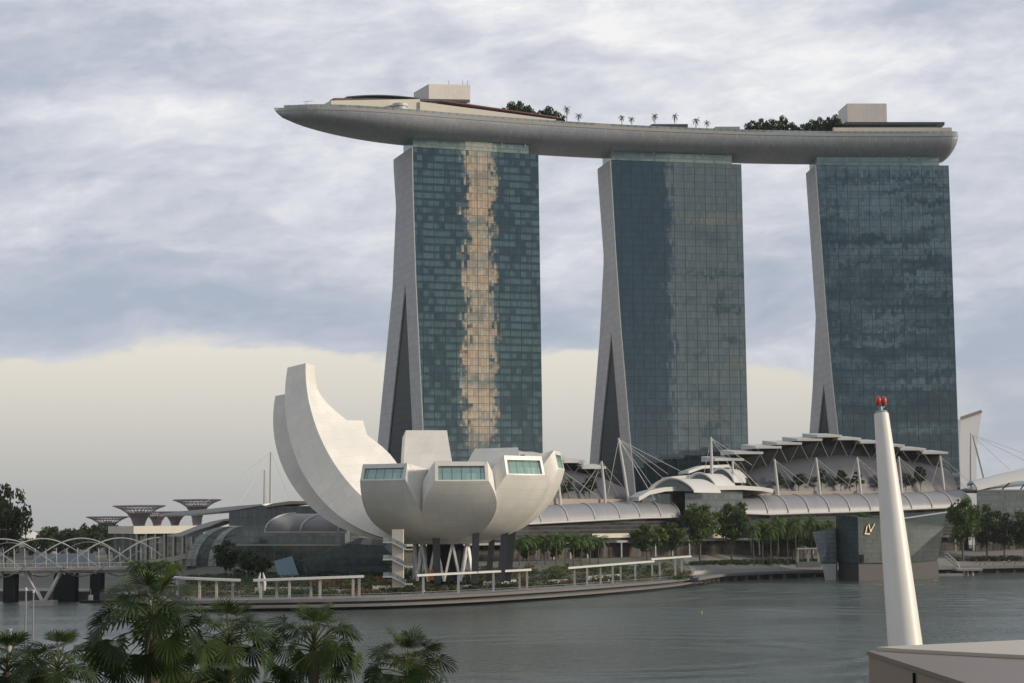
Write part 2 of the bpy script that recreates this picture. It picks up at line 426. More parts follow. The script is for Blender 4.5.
    def build(s, name, mats, parent=None, smooth=None, fix=True):
        me = bpy.data.meshes.new(name)
        if parent is not None:
            off = Vector((0, 0, 0)); p = parent
            while p: off += p.location; p = p.parent
        else:
            xs = [v.x for v in s.v]; ys = [v.y for v in s.v]
            off = Vector(((min(xs) + max(xs)) / 2, (min(ys) + max(ys)) / 2, min(v.z for v in s.v)))
        me.from_pydata([v - off for v in s.v], [], s.f)
        if not isinstance(mats, (list, tuple)): mats = [mats]
        for mm in mats: me.materials.append(mm if not isinstance(mm, str) else M[mm])
        for p, i in zip(me.polygons, s.mi): p.material_index = i
        ul = me.uv_layers.new(name='UVMap')
        for fi, uv in s.uv.items():
            p = me.polygons[fi]
            for li, q in zip(p.loop_indices, uv): ul.data[li].uv = q
        if s.rnd:
            at_ = me.attributes.new('rnd', 'FLOAT', 'FACE')
            at_.data.foreach_set('value', s.rnd)
        me.validate()
        if fix:
            bm = bmesh.new(); bm.from_mesh(me)
            bmesh.ops.recalc_face_normals(bm, faces=bm.faces[:])
            bm.to_mesh(me); bm.free()
        if smooth is not None:
            me.polygons.foreach_set('use_smooth', [True] * len(me.polygons))
            if smooth < 180: me.set_sharp_from_angle(angle=R(smooth))
        me.update()
        o = bpy.data.objects.new(name, me); COL.objects.link(o)
        if parent is not None: o.parent = parent
        else: o.location = off
        return o

def tag(o, label=None, cat=None, group=None, kind=None):
    if label: o['label'] = label
    if cat: o['category'] = cat
    if group: o['group'] = group
    if kind: o['kind'] = kind
    return o
def thing(name, label, cat, loc=(0, 0, 0), group=None):
    o = bpy.data.objects.new(name, None); COL.objects.link(o)
    o.empty_display_size = .5; o.location = loc
    return tag(o, label, cat, group)
def struct(o): o['kind'] = 'structure'; return o
def copy_tree(o, parent=None):
    c = o.copy(); COL.objects.link(c)
    if parent is not None: c.parent = parent
    for ch in o.children: copy_tree(ch, c)
    return c
ORD = ['first', 'second', 'third', 'fourth', 'fifth', 'sixth', 'seventh', 'eighth', 'ninth', 'tenth', 'eleventh', 'twelfth', 'thirteenth', 'fourteenth', 'fifteenth']
def lerp(a, b, t): return a + (b - a) * t
def table(tab, x):
    """piecewise linear look-up, tab sorted by x"""
    if x <= tab[0][0]:
        (x0, y0), (x1, y1) = tab[0], tab[1]
    elif x >= tab[-1][0]: return tab[-1][1]
    else:
        for (x0, y0), (x1, y1) in zip(tab, tab[1:]):
            if x0 <= x <= x1: break
    return y0 + (y1 - y0) * (x - x0) / (x1 - x0)
# ------------------------------------------------------------------ ground, water, promenade
SHORE_PX = [(-500, 600), (-60, 575), (95, 570), (150, 500), (168, 487), (190, 485), (350, 489), (430, 503), (500, 526), (583, 565),
            (640, 603), (672, 629), (700, 680), (714, 702), (780, 735), (860, 752), (945, 775), (1040, 790), (1600, 830)]
def smooth_poly(p, it=2):
    for _ in range(it):
        q = [p[0]]
        for a, b in zip(p, p[1:]): q += [a.lerp(b, .25), a.lerp(b, .75)]
        p = q + [p[-1]]
    return p
SH = smooth_poly([Vector((gx(px, D), D, 0)) for px, D in SHORE_PX])
def shore_y(x):
    return table([(p.x, p.y) for p in SH], x)
def kk(p):
    px = 512 + p.x / p.y * F
    return table([(-500, 1.0), (600, 1.0), (672, .85), (714, .45), (1600, .42)], px)
def land_rows(p):
    k = kk(p)
    return [p + Vector((0, 0, 2.6)), p + Vector((0, 20 * k, 2.75)), p + Vector((0, 46 * k, 5.6)), p + Vector((0, 62 * k, 6.0)), p + Vector((0, 95 * k, 8.8)),
            Vector((p.x * 1.2, p.y + 400, 9.0)), Vector((p.x / p.y * 14000, 14000, 9.0))]
def land_z(x, y):
    py = shore_y(x); p = Vector((x, py, 0)); r = land_rows(p)
    for a, b in zip(r, r[1:]):
        if y <= b.y: return lerp(a.z, b.z, max(0, (y - a.y) / (b.y - a.y)))
    return 9.0
mb = MB()
rows = [land_rows(p) for p in SH]
for ra, rb in zip(rows, rows[1:]):
    for i in range(len(ra) - 1):
        mb.poly((ra[i], rb[i], rb[i + 1], ra[i + 1]), 0 if (i < 1 or (i < 4 and 512 + F * ra[0].x / ra[0].y > 690)) else 1)
struct(mb.build('ground', ['paving', 'ground']))
def offs(poly, d):
    out = []
    for i, p in enumerate(poly):
        t = (poly[min(i + 1, len(poly) - 1)] - poly[max(i - 1, 0)]).normalized()
        out.append(p + Vector((t.y, -t.x, 0)) * d)
    return out
mb = MB()
A = SH
for a, b in zip(A, A[1:]):
    mb.poly((a + Vector((0, 0, -3)), b + Vector((0, 0, -3)), b + Vector((0, 0, 2.55)), a + Vector((0, 0, 2.55))))
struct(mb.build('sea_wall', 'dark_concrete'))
i0 = next(i for i, p in enumerate(SH) if p.x > gx(165, 487))
i1 = next(i for i, p in enumerate(SH) if p.x > gx(690, 660))
i2 = next(i for i, p in enumerate(SH) if p.x > gx(822, 745))
def strip(mb, poly, d0, d1, z0, z1, mi=0):
    P = offs(poly, d0)
    Q = [offs(poly, q_)[k] for k, q_ in enumerate(d1)] if isinstance(d1, list) else offs(poly, d1)
    secs = [[p + Vector((0, 0, z0)), p + Vector((0, 0, z1)), q + Vector((0, 0, z1)), q + Vector((0, 0, z0))] for p, q in zip(P, Q)]
    mb.loft(secs, mi=mi)
mb = MB()
strip(mb, SH[i0:i1], -1.0, 2.0, 1.95, 2.70)          # upper nosing
n_ = i1 + 2 - i0
strip(mb, SH[i0:i1 + 2], 1.0, [1.2 + 5.3 * min(1.0, (n_ - 1 - k) / 14.0) ** .7 for k in range(n_)], .75, 1.30)            # lower step over the water
strip(mb, SH[i0:i1], .05, 4.5, -1.0, .75, 1)  # solid block coloured dark to stand in for the shaded void below
strip(mb, SH[i1 - 1:i2], -1.0, 5.0, 1.75, 2.70)
strip(mb, SH[i2 - 1:], -1.0, 6.0, 1.75, 2.70)
for seg in (SH[i1:i2], SH[i2:]):
    acc = 0.0
    for a, b in zip(offs(seg, 3.5), offs(seg, 3.5)[1:]):
        L = (b - a).length; k = 8.0 - acc
        while k < L:
            c_ = a.lerp(b, k / L); mb.box(c_ + Vector((0, 0, -2)), (1.2, 1.2, 3.75)); k += 8.0
            if c_.x > 400: break
        acc = (acc + L) % 8.0
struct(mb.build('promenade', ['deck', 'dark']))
for nm, seg, lab in (('promenade_railing', SH[i0:i1 + 1], 'long grey steel railing along the curved waterfront promenade under the museum'),
                     ('promenade_railing', SH[i1 + 3:i2], 'grey steel railing at the deck edge below the big trees, left of the glass pavilion')):
    mb = MB(); P = offs(seg, .9)
    for z, r in ((3.75, .06), (3.3, .03), (3.0, .03)): mb.tube([p + Vector((0, 0, z)) for p in P], r, 5)
    acc = 0
    for a, b in zip(P, P[1:]):
        n = max(1, int((b - a).length / 2.0))
        for k in range(n): q = a.lerp(b, k / n); mb.box(q + Vector((0, 0, 2.68)), (.10, .10, 1.08))
    tag(mb.build(nm, 'grey_metal'), lab, 'railing')

# water
m, q, b = new_mat('bay_water')
N = m.node_tree
geo = q.n('ShaderNodeNewGeometry')
def scaled(v, s):
    mp = q.n('ShaderNodeMapping'); mp.inputs['Scale'].default_value = s; N.links.new(v, mp.inputs[0]); return mp.outputs[0]
pos = geo.outputs['Position']
n1 = q.noise(scaled(pos, (.8, .42, 1)), 1.0, 4, .6, .5)
n2 = q.noise(scaled(pos, (.05, .035, 1)), 1.0, 4, .6, 1.0)
n3 = q.noise(scaled(pos, (.010, .018, 1)), 1.0, 3, .55, .8)
def rings(px, py, lam, ext, amp):
    P_ = on_z(px, py, 0)
    v_ = q.n('ShaderNodeVectorMath', operation='DISTANCE'); N.links.new(pos, v_.inputs[0]); v_.inputs[1].default_value = P_
    dd = q.add(v_.outputs['Value'], q.mul(n2, 9.0))
    return q.mul(q.m('SINE', q.mul(dd, 2 * math.pi / lam)), q.m('EXPONENT', q.mul(q.m('POWER', q.m('DIVIDE', q.sub(dd, ext * .5), ext * .6), 2.0), -1.0)), q.step(n3, .42, .6), amp)
h = q.add(q.mul(n1, .80), q.mul(n2, .75), rings(520, 590, 15.0, 90.0, 1.7), rings(600, 655, 13.0, 60.0, 1.2), rings(960, 600, 16.0, 90.0, 1.6))
bp = q.n('ShaderNodeBump'); bp.inputs['Strength'].default_value = .85; bp.inputs['Distance'].default_value = 1.0
q.put(bp.inputs['Height'], h); N.links.new(bp.outputs[0], b.inputs['Normal'])
N.links.new(q.mix(q.step(n3, .35, .65), (.038, .058, .051), (.050, .072, .062)), b.inputs['Base Color'])
q.put(b.inputs['Roughness'], q.add(.10, q.mul(q.step(n3, .3, .7), .16)))
b.inputs['IOR'].default_value = 1.33
mb = MB()
mb.poly(((-9000, -2500, 0), (9000, -2500, 0), (9000, 16000, 0), (-9000, 16000, 0)))
struct(mb.build('water', m))
# the near bank the palms stand on
mb = MB(); mb.box((0, 70, -3), (420, 190, 5.0)); struct(mb.build('near_bank', 'ground'))

# ------------------------------------------------------------------ the three towers
def make_tower(label, pxL, pyL, D, a, pxR, ul, outer, slot, za, t, glass, boxes):
    P = at(pxL, pyL, D); Zt = P.z
    u = Vector((math.cos(a), math.sin(a), 0)); w = Vector((-math.sin(a), math.cos(a), 0))
    lo, hi = 30.0, 100.0
    for _ in range(40):
        Wd = (lo + hi) / 2
        if proj(P + u * Wd)[0] < pxR: lo = Wd
        else: hi = Wd
    base = Vector((P.x, P.y, 0)) + u * Wd / 2
    root = thing('hotel_tower', label, 'tower', (base.x, base.y, 9.0))
    def pt(uu, vv, z): return Vector((P.x, P.y, 0)) + u * uu + w * vv + Vector((0, 0, z))
    n = 40
    zs = sorted(set([3.0 + (Zt - 3.0) * i / n for i in range(n + 1)] + [za]))
    UL = lambda z: table(ul, z); B = lambda z: table(outer, z); SL = lambda z: table(slot, z) if z < za else t
    UE = lambda z: UL(max(z, za))
    ur = lambda z: Wd + (Zt - z) / Zt * .9
    fac, ew, rear, slot_m = MB(), MB(), MB(), MB()
    for z0, z1 in zip(zs, zs[1:]):
        fac.poly((pt(UL(z0), 0, z0), pt(ur(z0), 0, z0), pt(ur(z1), 0, z1), pt(UL(z1), 0, z1)), 0,
                 [(UL(z0), z0), (ur(z0), z0), (ur(z1), z1), (UL(z1), z1)])
        def endq(uf0, va0, vb0, uf1, va1, vb1):
            ew.poly((pt(uf0, vb0, z0), pt(uf0, va0, z0), pt(uf1, va1, z1), pt(uf1, vb1, z1)), 0, [(vb0, z0), (va0, z0), (va1, z1), (vb1, z1)])
        if z0 >= za - .01:
            endq(UL(z0), -.6, B(z0), UL(z1), -.6, B(z1))
        else:
            endq(UL(z0), -.6, t, UL(z1), -.6, t)
            endq(UE(z0), SL(z0), B(z0), UE(z1), SL(z1), B(z1))
            ew.poly((pt(UL(z0), t, z0), pt(UL(z0) + .8, t, z0), pt(UL(z1) + .8, t, z1), pt(UL(z1), t, z1)), 0, [(0, z0), (3, z0), (3, z1), (0, z1)])
            ew.poly((pt(UE(z0), SL(z0), z0), pt(UE(z0) + .8, SL(z0), z0), pt(UE(z1) + .8, SL(z1), z1), pt(UE(z1), SL(z1), z1)), 0, [(0, z0), (3, z0), (3, z1), (0, z1)])
            slot_m.poly((pt(UL(z0) + .6, t, z0), pt(UE(z0) + .6, SL(z0), z0), pt(UE(z1) + .6, SL(z1), z1), pt(UL(z1) + .6, t, z1)), 0,
                        [(t, z0), (SL(z0), z0), (SL(z1), z1), (t, z1)])
        rear.poly((pt(UE(z0), B(z0), z0), pt(ur(z0), B(z0), z0), pt(ur(z1), B(z1), z1), pt(UE(z1), B(z1), z1)), 0,
                  [(0, z0), (Wd, z0), (Wd, z1), (0, z1)])
        rear.poly((pt(ur(z0), 0, z0), pt(ur(z0), B(z0), z0), pt(ur(z1), B(z1), z1), pt(ur(z1), 0, z1)), 1,
                  [(0, z0), (B(z0), z0), (B(z1), z1), (0, z1)])
    # front edge fin of the end wall returns on to the facade
    for z0, z1 in zip(zs, zs[1:]):
        ew.poly((pt(UL(z0), -.6, z0), pt(UL(z0) + .5, -.6, z0), pt(UL(z1) + .5, -.6, z1), pt(UL(z1), -.6, z1)), 0)
        ew.poly((pt(UL(z0) + .5, -.6, z0), pt(UL(z0) + .5, -.02, z0), pt(UL(z1) + .5, -.02, z1), pt(UL(z1) + .5, -.6, z1)), 0)
    fac.build('glass_facade', glass, root)
    # the end wall tips down towards its outer top corner
    ew.build('end_wall', 'end_wall', root, fix=False)
    rear.build('rear_facade', [M['slot_glass'], M['end_wall']], root, fix=False)
    slot_m.build('atrium_glazing', 'slot_glass', root)
    rf = MB()
    rf.poly((pt(UL(Zt), -.55, Zt), pt(ur(Zt), -.02, Zt), pt(ur(Zt), B(Zt), Zt), pt(UL(Zt), B(Zt), Zt)))
    rf.build('roof', 'dark_concrete', root)
    cr = MB()
    for (x0, x1, y0, y1, zz) in ((1.0, Wd - 4.5, .8, 17.0, 4.3),):
        c4 = [pt(x0, y0, 0), pt(x1, y0, 0), pt(x1, y1, 0), pt(x0, y1, 0)]
        cr.loft([[p + Vector((0, 0, Zt + .01)) for p in c4], [p + Vector((0, 0, Zt + zz)) for p in c4]], uvscale=True)
    cr.build('crown_band', 'crown', root)
    for k in (.5, Wd * .33, Wd * .72, Wd - 5.2):
        bx = MB(); bx.beam(pt(1.0 + k * .96, .6, Zt + 3.6), pt(1.0 + k * .96 + .5, .2, Zt + 7.2), .55); bx.build('crown_strut', 'white', root)
    for (x0, x1) in boxes:
        b_ = MB(); c4 = [pt(x0 * Wd, 4.0, Zt + 4.3), pt(x1 * Wd, 4.0, Zt + 4.3), pt(x1 * Wd, 14, Zt + 4.3), pt(x0 * Wd, 14, Zt + 4.3)]
        b_.hexa(c4, [p + Vector((0, 0, 2.3)) for p in c4]); b_.build('plant_room', 'cream', root)
    return pt, Wd, Zt
T = []
T.append(make_tower('left tower of the three, mirroring a vertical stripe of orange sunset', 411.5, 147, 850, R(19), 538.4,
    [(3, 8.0), (60, 4.7), (131, 1.4), (169, .3), (189, 0)], [(3, 87), (60, 66), (131, 38.5), (169, 27.6), (190, 31)],
    [(3, 68), (60, 46), (132, 16)], 132, 16, M['glass1'], [(.15, .52)]))
T.append(make_tower('middle tower of the three, dark left half and grey sky mirrored on the right', 609.7, 160, 884, R(12), 741.3,
    [(3, 12.5), (60, 7.6), (112, 3.9), (148, 1.9), (190, 0)], [(3, 77), (60, 58), (112, 38), (148, 20.5), (190, 23)],
    [(3, 61), (60, 40), (112, 16)], 112, 16, M['glass2'], [(.24, .44), (.47, .60)]))
T.append(make_tower('right tower of the three, blue grey glass streaked with mirrored cloud, behind the white pole', 814.8, 165.3, 903, R(3), 948.7,
    [(3, 12.0), (60, 7.9), (88, 5.5), (121, 3.4), (191, 0)], [(3, 76), (60, 56), (88, 43), (121, 22), (191, 21)],
    [(3, 57), (60, 36), (88, 17.5)], 88, 17.5, M['glass3'], [(.25, .46), (.50, .60)]))

# ------------------------------------------------------------------ the sky deck across the towers
cen = [pt(Wd / 2, 11.0, 0) for pt, Wd, Zt in T]
(x0, y0), (x1, y1), (x2, y2) = [(c_.x, c_.y) for c_ in cen]
def yc(x):
    return (y0 * (x - x1) * (x - x2) / ((x0 - x1) * (x0 - x2)) + y1 * (x - x0) * (x - x2) / ((x1 - x0) * (x1 - x2)) + y2 * (x - x0) * (x - x1) / ((x2 - x0) * (x2 - x1)))
def slope(x): return (yc(x + .5) - yc(x - .5))
HW = 19.0
Zr = at(541, 122.7, yc(gx(541, 860)) - HW).z
def solve_x(px, off, z):
    lo, hi = -200.0, 330.0
    for _ in range(50):
        mid = (lo + hi) / 2
        nrm = Vector((-slope(mid), 1, 0)).normalized()
        p = Vector((mid, yc(mid), z)) + nrm * off
        if proj(p)[0] < px: lo = mid
        else: hi = mid
    nrm = Vector((-slope(lo), 1, 0)).normalized()
    return lo, Vector((lo, yc(lo), z)) + nrm * off, nrm
xt = solve_x(274.5, 0, Zr)[0]; xe = solve_x(957.5, -HW * .8, Zr)[0]
NS = 90
def hull_dims(x):
    s = (x - xt); e = (xe - x)
    f = max(0.0, 1 - s / 95.0)
    hw = HW * (1 - f ** 5) * min(1, .12 + (s / 14.0) ** .6)
    hd = 9.0 * (1 - max(0.0, 1 - s / 66.0) ** 2.1)
    hd = 3.3 * math.sqrt(min(1, s / 4.0 + .02)) + hd * .77
    if e < 7: k = math.sqrt(max(0, 1 - (1 - e / 7.0) ** 2)); hd = .9 + (hd - .9) * (.25 + .75 * k); hw *= (.86 + .14 * k)
    return max(hw, .25), hd
secs, rims = [], []
xs = [xt + (xe - xt) * (i / NS) for i in range(NS)] + [xe - k for k in (3.0, 1.8, .8, .25, 0)]
xs = sorted(set(xs + [xt + k for k in (.5, 1.2, 2.0)]))
for x in xs:
    nrm = Vector((-slope(x), 1, 0)).normalized(); c_ = Vector((x, yc(x), Zr)); hw, hd = hull_dims(x)
    ring = [c_ - nrm * (hw - .6), c_ - nrm * hw, c_ - nrm * hw - Vector((0, 0, min(1.3, hd * .5)))]
    for k in range(1, 12):
        th = math.pi * k / 12
        cx_, sz_ = math.cos(th), math.sin(th)
        ring.append(c_ - nrm * (hw * math.copysign(abs(cx_) ** .82, cx_)) - Vector((0, 0, min(1.3, hd * .5) + (hd - min(1.3, hd * .5)) * sz_ ** .88)))
    ring += [c_ + nrm * hw - Vector((0, 0, min(1.3, hd * .5))), c_ + nrm * hw, c_ + nrm * (hw - .6)]
    rims.append((c_, nrm, hw)); secs.append(ring)
SKY = thing('sky_deck', 'long grey boat shaped roof deck spanning the tops of the three towers', 'roof deck', (x1, y1, Zr - 16))
mb = MB(); mb.loft(secs); mb.build('hull', 'hull', SKY, smooth=40)
# pale coping and glass balustrade along the near rim
mb = MB()
sec2 = []
for c_, nrm, hw in rims:
    a = c_ - nrm * (hw + .02)
    sec2.append([a + Vector((0, 0, .02)), a - nrm * .15 + Vector((0, 0, -1.1)), a - nrm * .25 + Vector((0, 0, -1.1)), a - nrm * .25 + Vector((0, 0, .25)), a + nrm * .5 + Vector((0, 0, .25)), a + nrm * .5 + Vector((0, 0, .02))])
mb.loft(sec2); mb.build('coping', 'concrete', SKY)
mb = MB()
for (ca, na, ha), (cb, nb, hb) in zip(rims, rims[1:]):
    if ha < 1: continue
    a, b_ = ca - na * (ha - .5), cb - nb * (hb - .5)
    mb.hexa([a + Vector((0, 0, .2)), b_ + Vector((0, 0, .2)), b_ + nb * .08 + Vector((0, 0, .2)), a + na * .08 + Vector((0, 0, .2))],
            [a + Vector((0, 0, 1.5)), b_ + Vector((0, 0, 1.5)), b_ + nb * .08 + Vector((0, 0, 1.5)), a + na * .08 + Vector((0, 0, 1.5))])
mb.build('balustrade', 'pale_glass', SKY)
def deck_block(name, px0, px1, pyt, m_, off=-10.0, depth=12.0, zb=0.0, pyt2=None, parent=None, thick=None):
    """a block on the deck that follows its curve, from column px0 to px1, its top front edge at row pyt..pyt2"""
    n = max(2, int(abs(px1 - px0) / 12)); bl, tl = [], []
    far = []
    mb = MB(); secs = []
    for i in range(n + 1):
        px = lerp(px0, px1, i / n); x, p, nrm = solve_x(px, off, Zr)
        zt = at(px, lerp(pyt, pyt2 if pyt2 is not None else pyt, i / n), p.y).z
        z0_ = zt - thick if thick else Zr + zb
        a = Vector((p.x, p.y, 0)); b_ = a + nrm * depth
        secs.append([a + Vector((0, 0, z0_)), b_ + Vector((0, 0, z0_)), b_ + Vector((0, 0, zt)), a + Vector((0, 0, zt))])
    mb.loft(secs)
    return mb.build(name, m_, parent or SKY)
deck_block('plant_room', 429, 470.5, 84.0, 'box', -6, 19, pyt2=85)
deck_block('plant_room', 848, 887.5, 103.5, 'box', -6, 18)
deck_block('terrace_wall', 331, 420, 100.5, 'cream', -12, 8, pyt2=99.0)
deck_block('terrace_wall', 420, 556, 101.5, 'cream', -13, 10, pyt2=119.5)
deck_block('terrace_wall', 556, 598, 121.5, 'cream', -15, 6, pyt2=123.5)
deck_block('red_awning', 442, 560, 100.0, 'umbrella', -12.5, 6, pyt2=117.0, thick=.55)
deck_block('red_awning', 334, 352, 98.0, 'umbrella', -11.5, 5, thick=1.2)
deck_block('dark_roof', 346, 470, 97.5, 'dark_steel', -8, 20, pyt2=99.5, thick=1.1)
deck_block('dark_roof', 846, 945, 122.0, 'dark_steel', -15, 22, thick=1.3)
deck_block('restaurant_glazing', 850, 938, 124.8, 'mall_glass', -13, 18)
deck_block('terrace_wall', 834, 952, 127.5, 'cream', -16.5, 2.5)
deck_block('low_cabin', 652, 688, 124.0, 'dark_steel', -12, 6)
deck_block('low_cabin', 716, 740, 126.6, 'grey_metal', -12, 6)
# domed restaurant roof near the tip
x, p, nrm = solve_x(385, -6, Zr); mb = MB()
secs = []
for i in range(13):
    px = lerp(348, 420, i / 12); x, p, nrm = solve_x(px, -10, Zr); zt = at(px, 97.2 - 3.0 * math.sin(math.pi * min(1, .15 + i / 14)), p.y).z
    secs.append([p + Vector((0, 0, zt - Zr - .6)), p + nrm * 16 + Vector((0, 0, zt - Zr - .6)), p + nrm * 14 + Vector((0, 0, zt - Zr)), p + nrm * 1 + Vector((0, 0, zt - Zr))])
mb.loft(secs); mb.build('curved_roof', 'dark_steel', SKY, smooth=40)
x, p, nrm = solve_x(400, -14.5, Zr); mb = MB()
mb.tube([p + Vector((0, 0, .1)), p + Vector((0, 0, 3.0)), p + Vector((0, 0, 3.05)), p + Vector((0, 0, 4.2))], [3.0, 3.0, 3.5, 3.5], 20)
mb.build('round_bar', 'white', SKY, smooth=40)
for px in range(284, 330, 5):
    x, p, nrm = solve_x(px, 0, Zr); mb = MB(); mb.tube([p, p + Vector((0, 0, 2.4))], .09, 5); mb.build('bow_post', 'white_steel', SKY)
x, p, nrm = solve_x(308, 0, Zr); mb = MB()
mb.tube([p, p + Vector((0, 0, 5.2))], .13, 6); mb.tube([p + Vector((-2.2, 0, 4.6)), p + Vector((2.2, 0, 4.9))], .10, 6); mb.tube([p + Vector((-1, 0, 4.7)), p + Vector((-1, 0, 3.6))], .2, 6)
mb.build('antenna', 'white_steel', SKY)
for px in (449, 463, 468): x, p, nrm = solve_x(px, 0, Zr); zz = at(px, 84, p.y).z; mb = MB(); mb.tube([Vector((p.x, p.y, zz - 2)), Vector((p.x, p.y, zz + 1.7))], .12, 5); mb.build('roof_antenna', 'grey_metal', SKY)

# ------------------------------------------------------------------ lotus museum
MC = gp(445, 545, 0)
ML = Vector((MC.x, MC.y, 0))
MUS = thing('lotus_museum', 'white lotus shaped museum of upturned petals standing on dark raking columns at the waterfront', 'museum', (MC.x, MC.y, 5.8))
Z0, R0 = 16.7, 9.5
def petal(th, Rt, H, tip, wtip, phe, window, vb=(0, 4.5), vm=None, wmax=24, half=18.6, bul=.35, pw=4.0, far=0.0):
    th0, th1 = th if isinstance(th, tuple) else (th, th)
    th = th1; e = Vector((math.sin(th), -math.cos(th), 0)); t_ = Vector((math.cos(th), math.sin(th), 0))
    Np = 26; secs = []
    vm = vm or (-5.0, 6.5)
    for i in range(Np + 1):
        s = i / Np; ph = s * phe; th = lerp(th0, th1, s); e = Vector((math.sin(th), -math.cos(th), 0)); t_ = Vector((math.cos(th), math.sin(th), 0))
        r = R0 + (Rt - R0) * math.sin(ph) / math.sin(phe)
        z = Z0 + (H - Z0) * (1 - math.cos(ph)) / (1 - math.cos(phe))
        sec = 2 * r * math.tan(R(half))
        wc = lerp(wmax, wtip, s ** pw)
        w_ = (sec ** -12 + wc ** -12) ** (-1 / 12)
        b0, b1, b2 = (1 - s) ** 2, 2 * s * (1 - s), s * s
        dr = vb[0] * b0 + vm[0] * b1 + tip[0] * b2; dz = vb[1] * b0 + vm[1] * b1 + tip[1] * b2
        dn = Vector((math.sin(ph), -math.cos(ph)))        # outward in the (r, z) plane
        ring = []
        for k in range(7):
            c_ = -1 + k / 3
            bl = bul * (1 - c_ * c_) * min(1, w_ / 14)
            ring.append(ML + e * (r + dn.x * bl) + t_ * (w_ / 2 * c_) + Vector((0, 0, z + dn.y * bl)))
        wi = w_ * (.94 if not window else .98)
        q_ = min(1, max(0, (s - .5) / .42)); ex_ = far * (1 - q_ * q_ * (3 - 2 * q_)) * min(1, s / .3)
        ring.append(ML + e * (r + dr) + t_ * (wi / 2) + Vector((0, 0, z + dz)))
        ring.append(ML + e * (r + dr - ex_) - t_ * (wi / 2) + Vector((0, 0, z + dz + ex_ * .12)))
        secs.append(ring)
    mb = MB(); mb.loft(secs, caps=False)
    # first ring closed, tip framed
    mb.poly(secs[0][::-1])
    tipr = secs[-1]
    if not window:
        mb.poly(tipr)
        return mb.build('petal', 'museum', MUS, smooth=32), secs
    c0 = sum(tipr, Vector()) / len(tipr)
    bl_, br_, tr_, tl_ = tipr[0], tipr[6], tipr[7], tipr[8]
    nrm = (br_ - bl_).cross(tl_ - bl_).normalized()
    if nrm.dot(e) < 0: nrm = -nrm
    fr = []
    H_ = (tl_ - bl_).length; W_ = (br_ - bl_).length
    for p in tipr:
        q_ = p + (c0 - p) * 1.0
        cc = p - c0; ax = (br_ - bl_).normalized(); ay = (tl_ - bl_) - ax * (tl_ - bl_).dot(ax); ay.normalize()
        xx, yy = cc.dot(ax), cc.dot(ay)
        fr.append(c0 + ax * xx * (1 - 1.7 / W_) + ay * yy * (1 - 1.5 / H_) + nrm * (cc.dot(nrm)))
    nn = len(tipr)
    for k in range(nn):
        k2 = (k + 1) % nn
        mb.poly((tipr[k], tipr[k2], fr[k2], fr[k]))
        mb.poly((fr[k], fr[k2], fr[k2] - nrm * .7, fr[k] - nrm * .7))
    po = mb.build('petal', 'museum', MUS, smooth=32)
    wb = MB(); g_ = [p - nrm * .55 for p in fr]
    ax = (br_ - bl_).normalized(); ay = Vector((0, 0, 1))
    wb.poly(g_, 0, [((p - c0).dot(ax) + 13, (p - c0).z + 2.5) for p in g_])
    wo = wb.build('window', 'win_glass', po)
    return po, secs
def plabel(o, l): o['label'] = l
PET = {}
PET['tall'] = petal((R(-84), R(-101)), 45.5, 67.0, (-5.4, 1.2), 9.5, R(97), False, vm=(-10.5, 9.5), wmax=28, half=36, pw=1.0, far=15)
plabel(PET['tall'][0], 'tallest upturned petal with a sunlit inner face')
PET['b1'] = petal(R(-117), 55.5, 60.0, (-4.5, .6), 8.0, R(97), False, vm=(-8.5, 9), wmax=18, pw=1.5)
PET['b2'] = petal(R(-147), 58, 53.0, (-4.0, .8), 6.0, R(92), False, vm=(-8, 8), wmax=18, pw=1.5)
PET['b3'] = petal(R(-169), 40, 48, (-4.5, 2.0), 13.5, R(84), False, vm=(-5, 8), wmax=20, pw=1.5)
plabel(PET['b3'][0], 'broad back petal showing a plain white inner face')
PET['g'] = petal(R(152), 33, 40.5, (-2.0, 3.6), 15, R(80), True)
PET['f'] = petal(R(110), 32, 37.5, (-1.6, 4.2), 15, R(80), True)
PET['B'] = petal(R(-26.5), 35, 33.4, (-1.2, 4.4), 14.2, R(69), True, half=18.5, wmax=19.5, pw=2.6)
PET['C'] = petal(R(9.5), 35.5, 32.9, (-1.2, 5.2), 14.5, R(69), True, half=19)
PET['D'] = petal(R(42), 34.5, 34.6, (-1.2, 5.2), 14.2, R(69), True, half=18)
PET['E'] = petal(R(80), 33.8, 36.6, (-1.2, 5.2), 12.0, R(69), True, half=18)
def groove(P, Q, thm, Rm, Hm):
    """the folded skin between two petals, running from where they part up to a ridge set back from the rim"""
    sp_, sq_ = P[1], Q[1]; n = len(sp_)
    i0_ = max(i for i in range(n) if (sp_[i][6] - sq_[i][0]).length < .9 or i < n * .5)
    e = Vector((math.sin(thm), -math.cos(thm), 0)); p0 = (sp_[i0_][6] + sq_[i0_][0]) / 2; p1 = ML + e * Rm + Vector((0, 0, Hm))
    for S_, k, ki in ((sp_, 6, 7), (sq_, 0, 8)):
        ed = [S_[i][k] for i in range(i0_, n)] + [S_[-1][k].lerp(S_[-1][ki], t) for t in (.34, .67, 1)]
        rd = [p0.lerp(p1, j / (len(ed) - 1)) for j in range(len(ed))]
        inn_ = [a_.lerp(b_, .5) - e * .25 for a_, b_ in zip(ed, rd)]
        mb = MB(); mb.sheet([ed, inn_, rd], -e * .3); mb.build('groove_skin', 'museum', MUS, smooth=60)
groove(PET['B'], PET['C'], R(-8.5), 25.5, 36.3)
groove(PET['C'], PET['D'], R(26), 25.5, 37.3)
groove(PET['D'], PET['E'], R(61), 25.5, 39.3)
mb = MB()
ring = lambda r, z: [ML + Vector((math.cos(k * math.pi / 20) * r, math.sin(k * math.pi / 20) * r, z)) for k in range(40)]
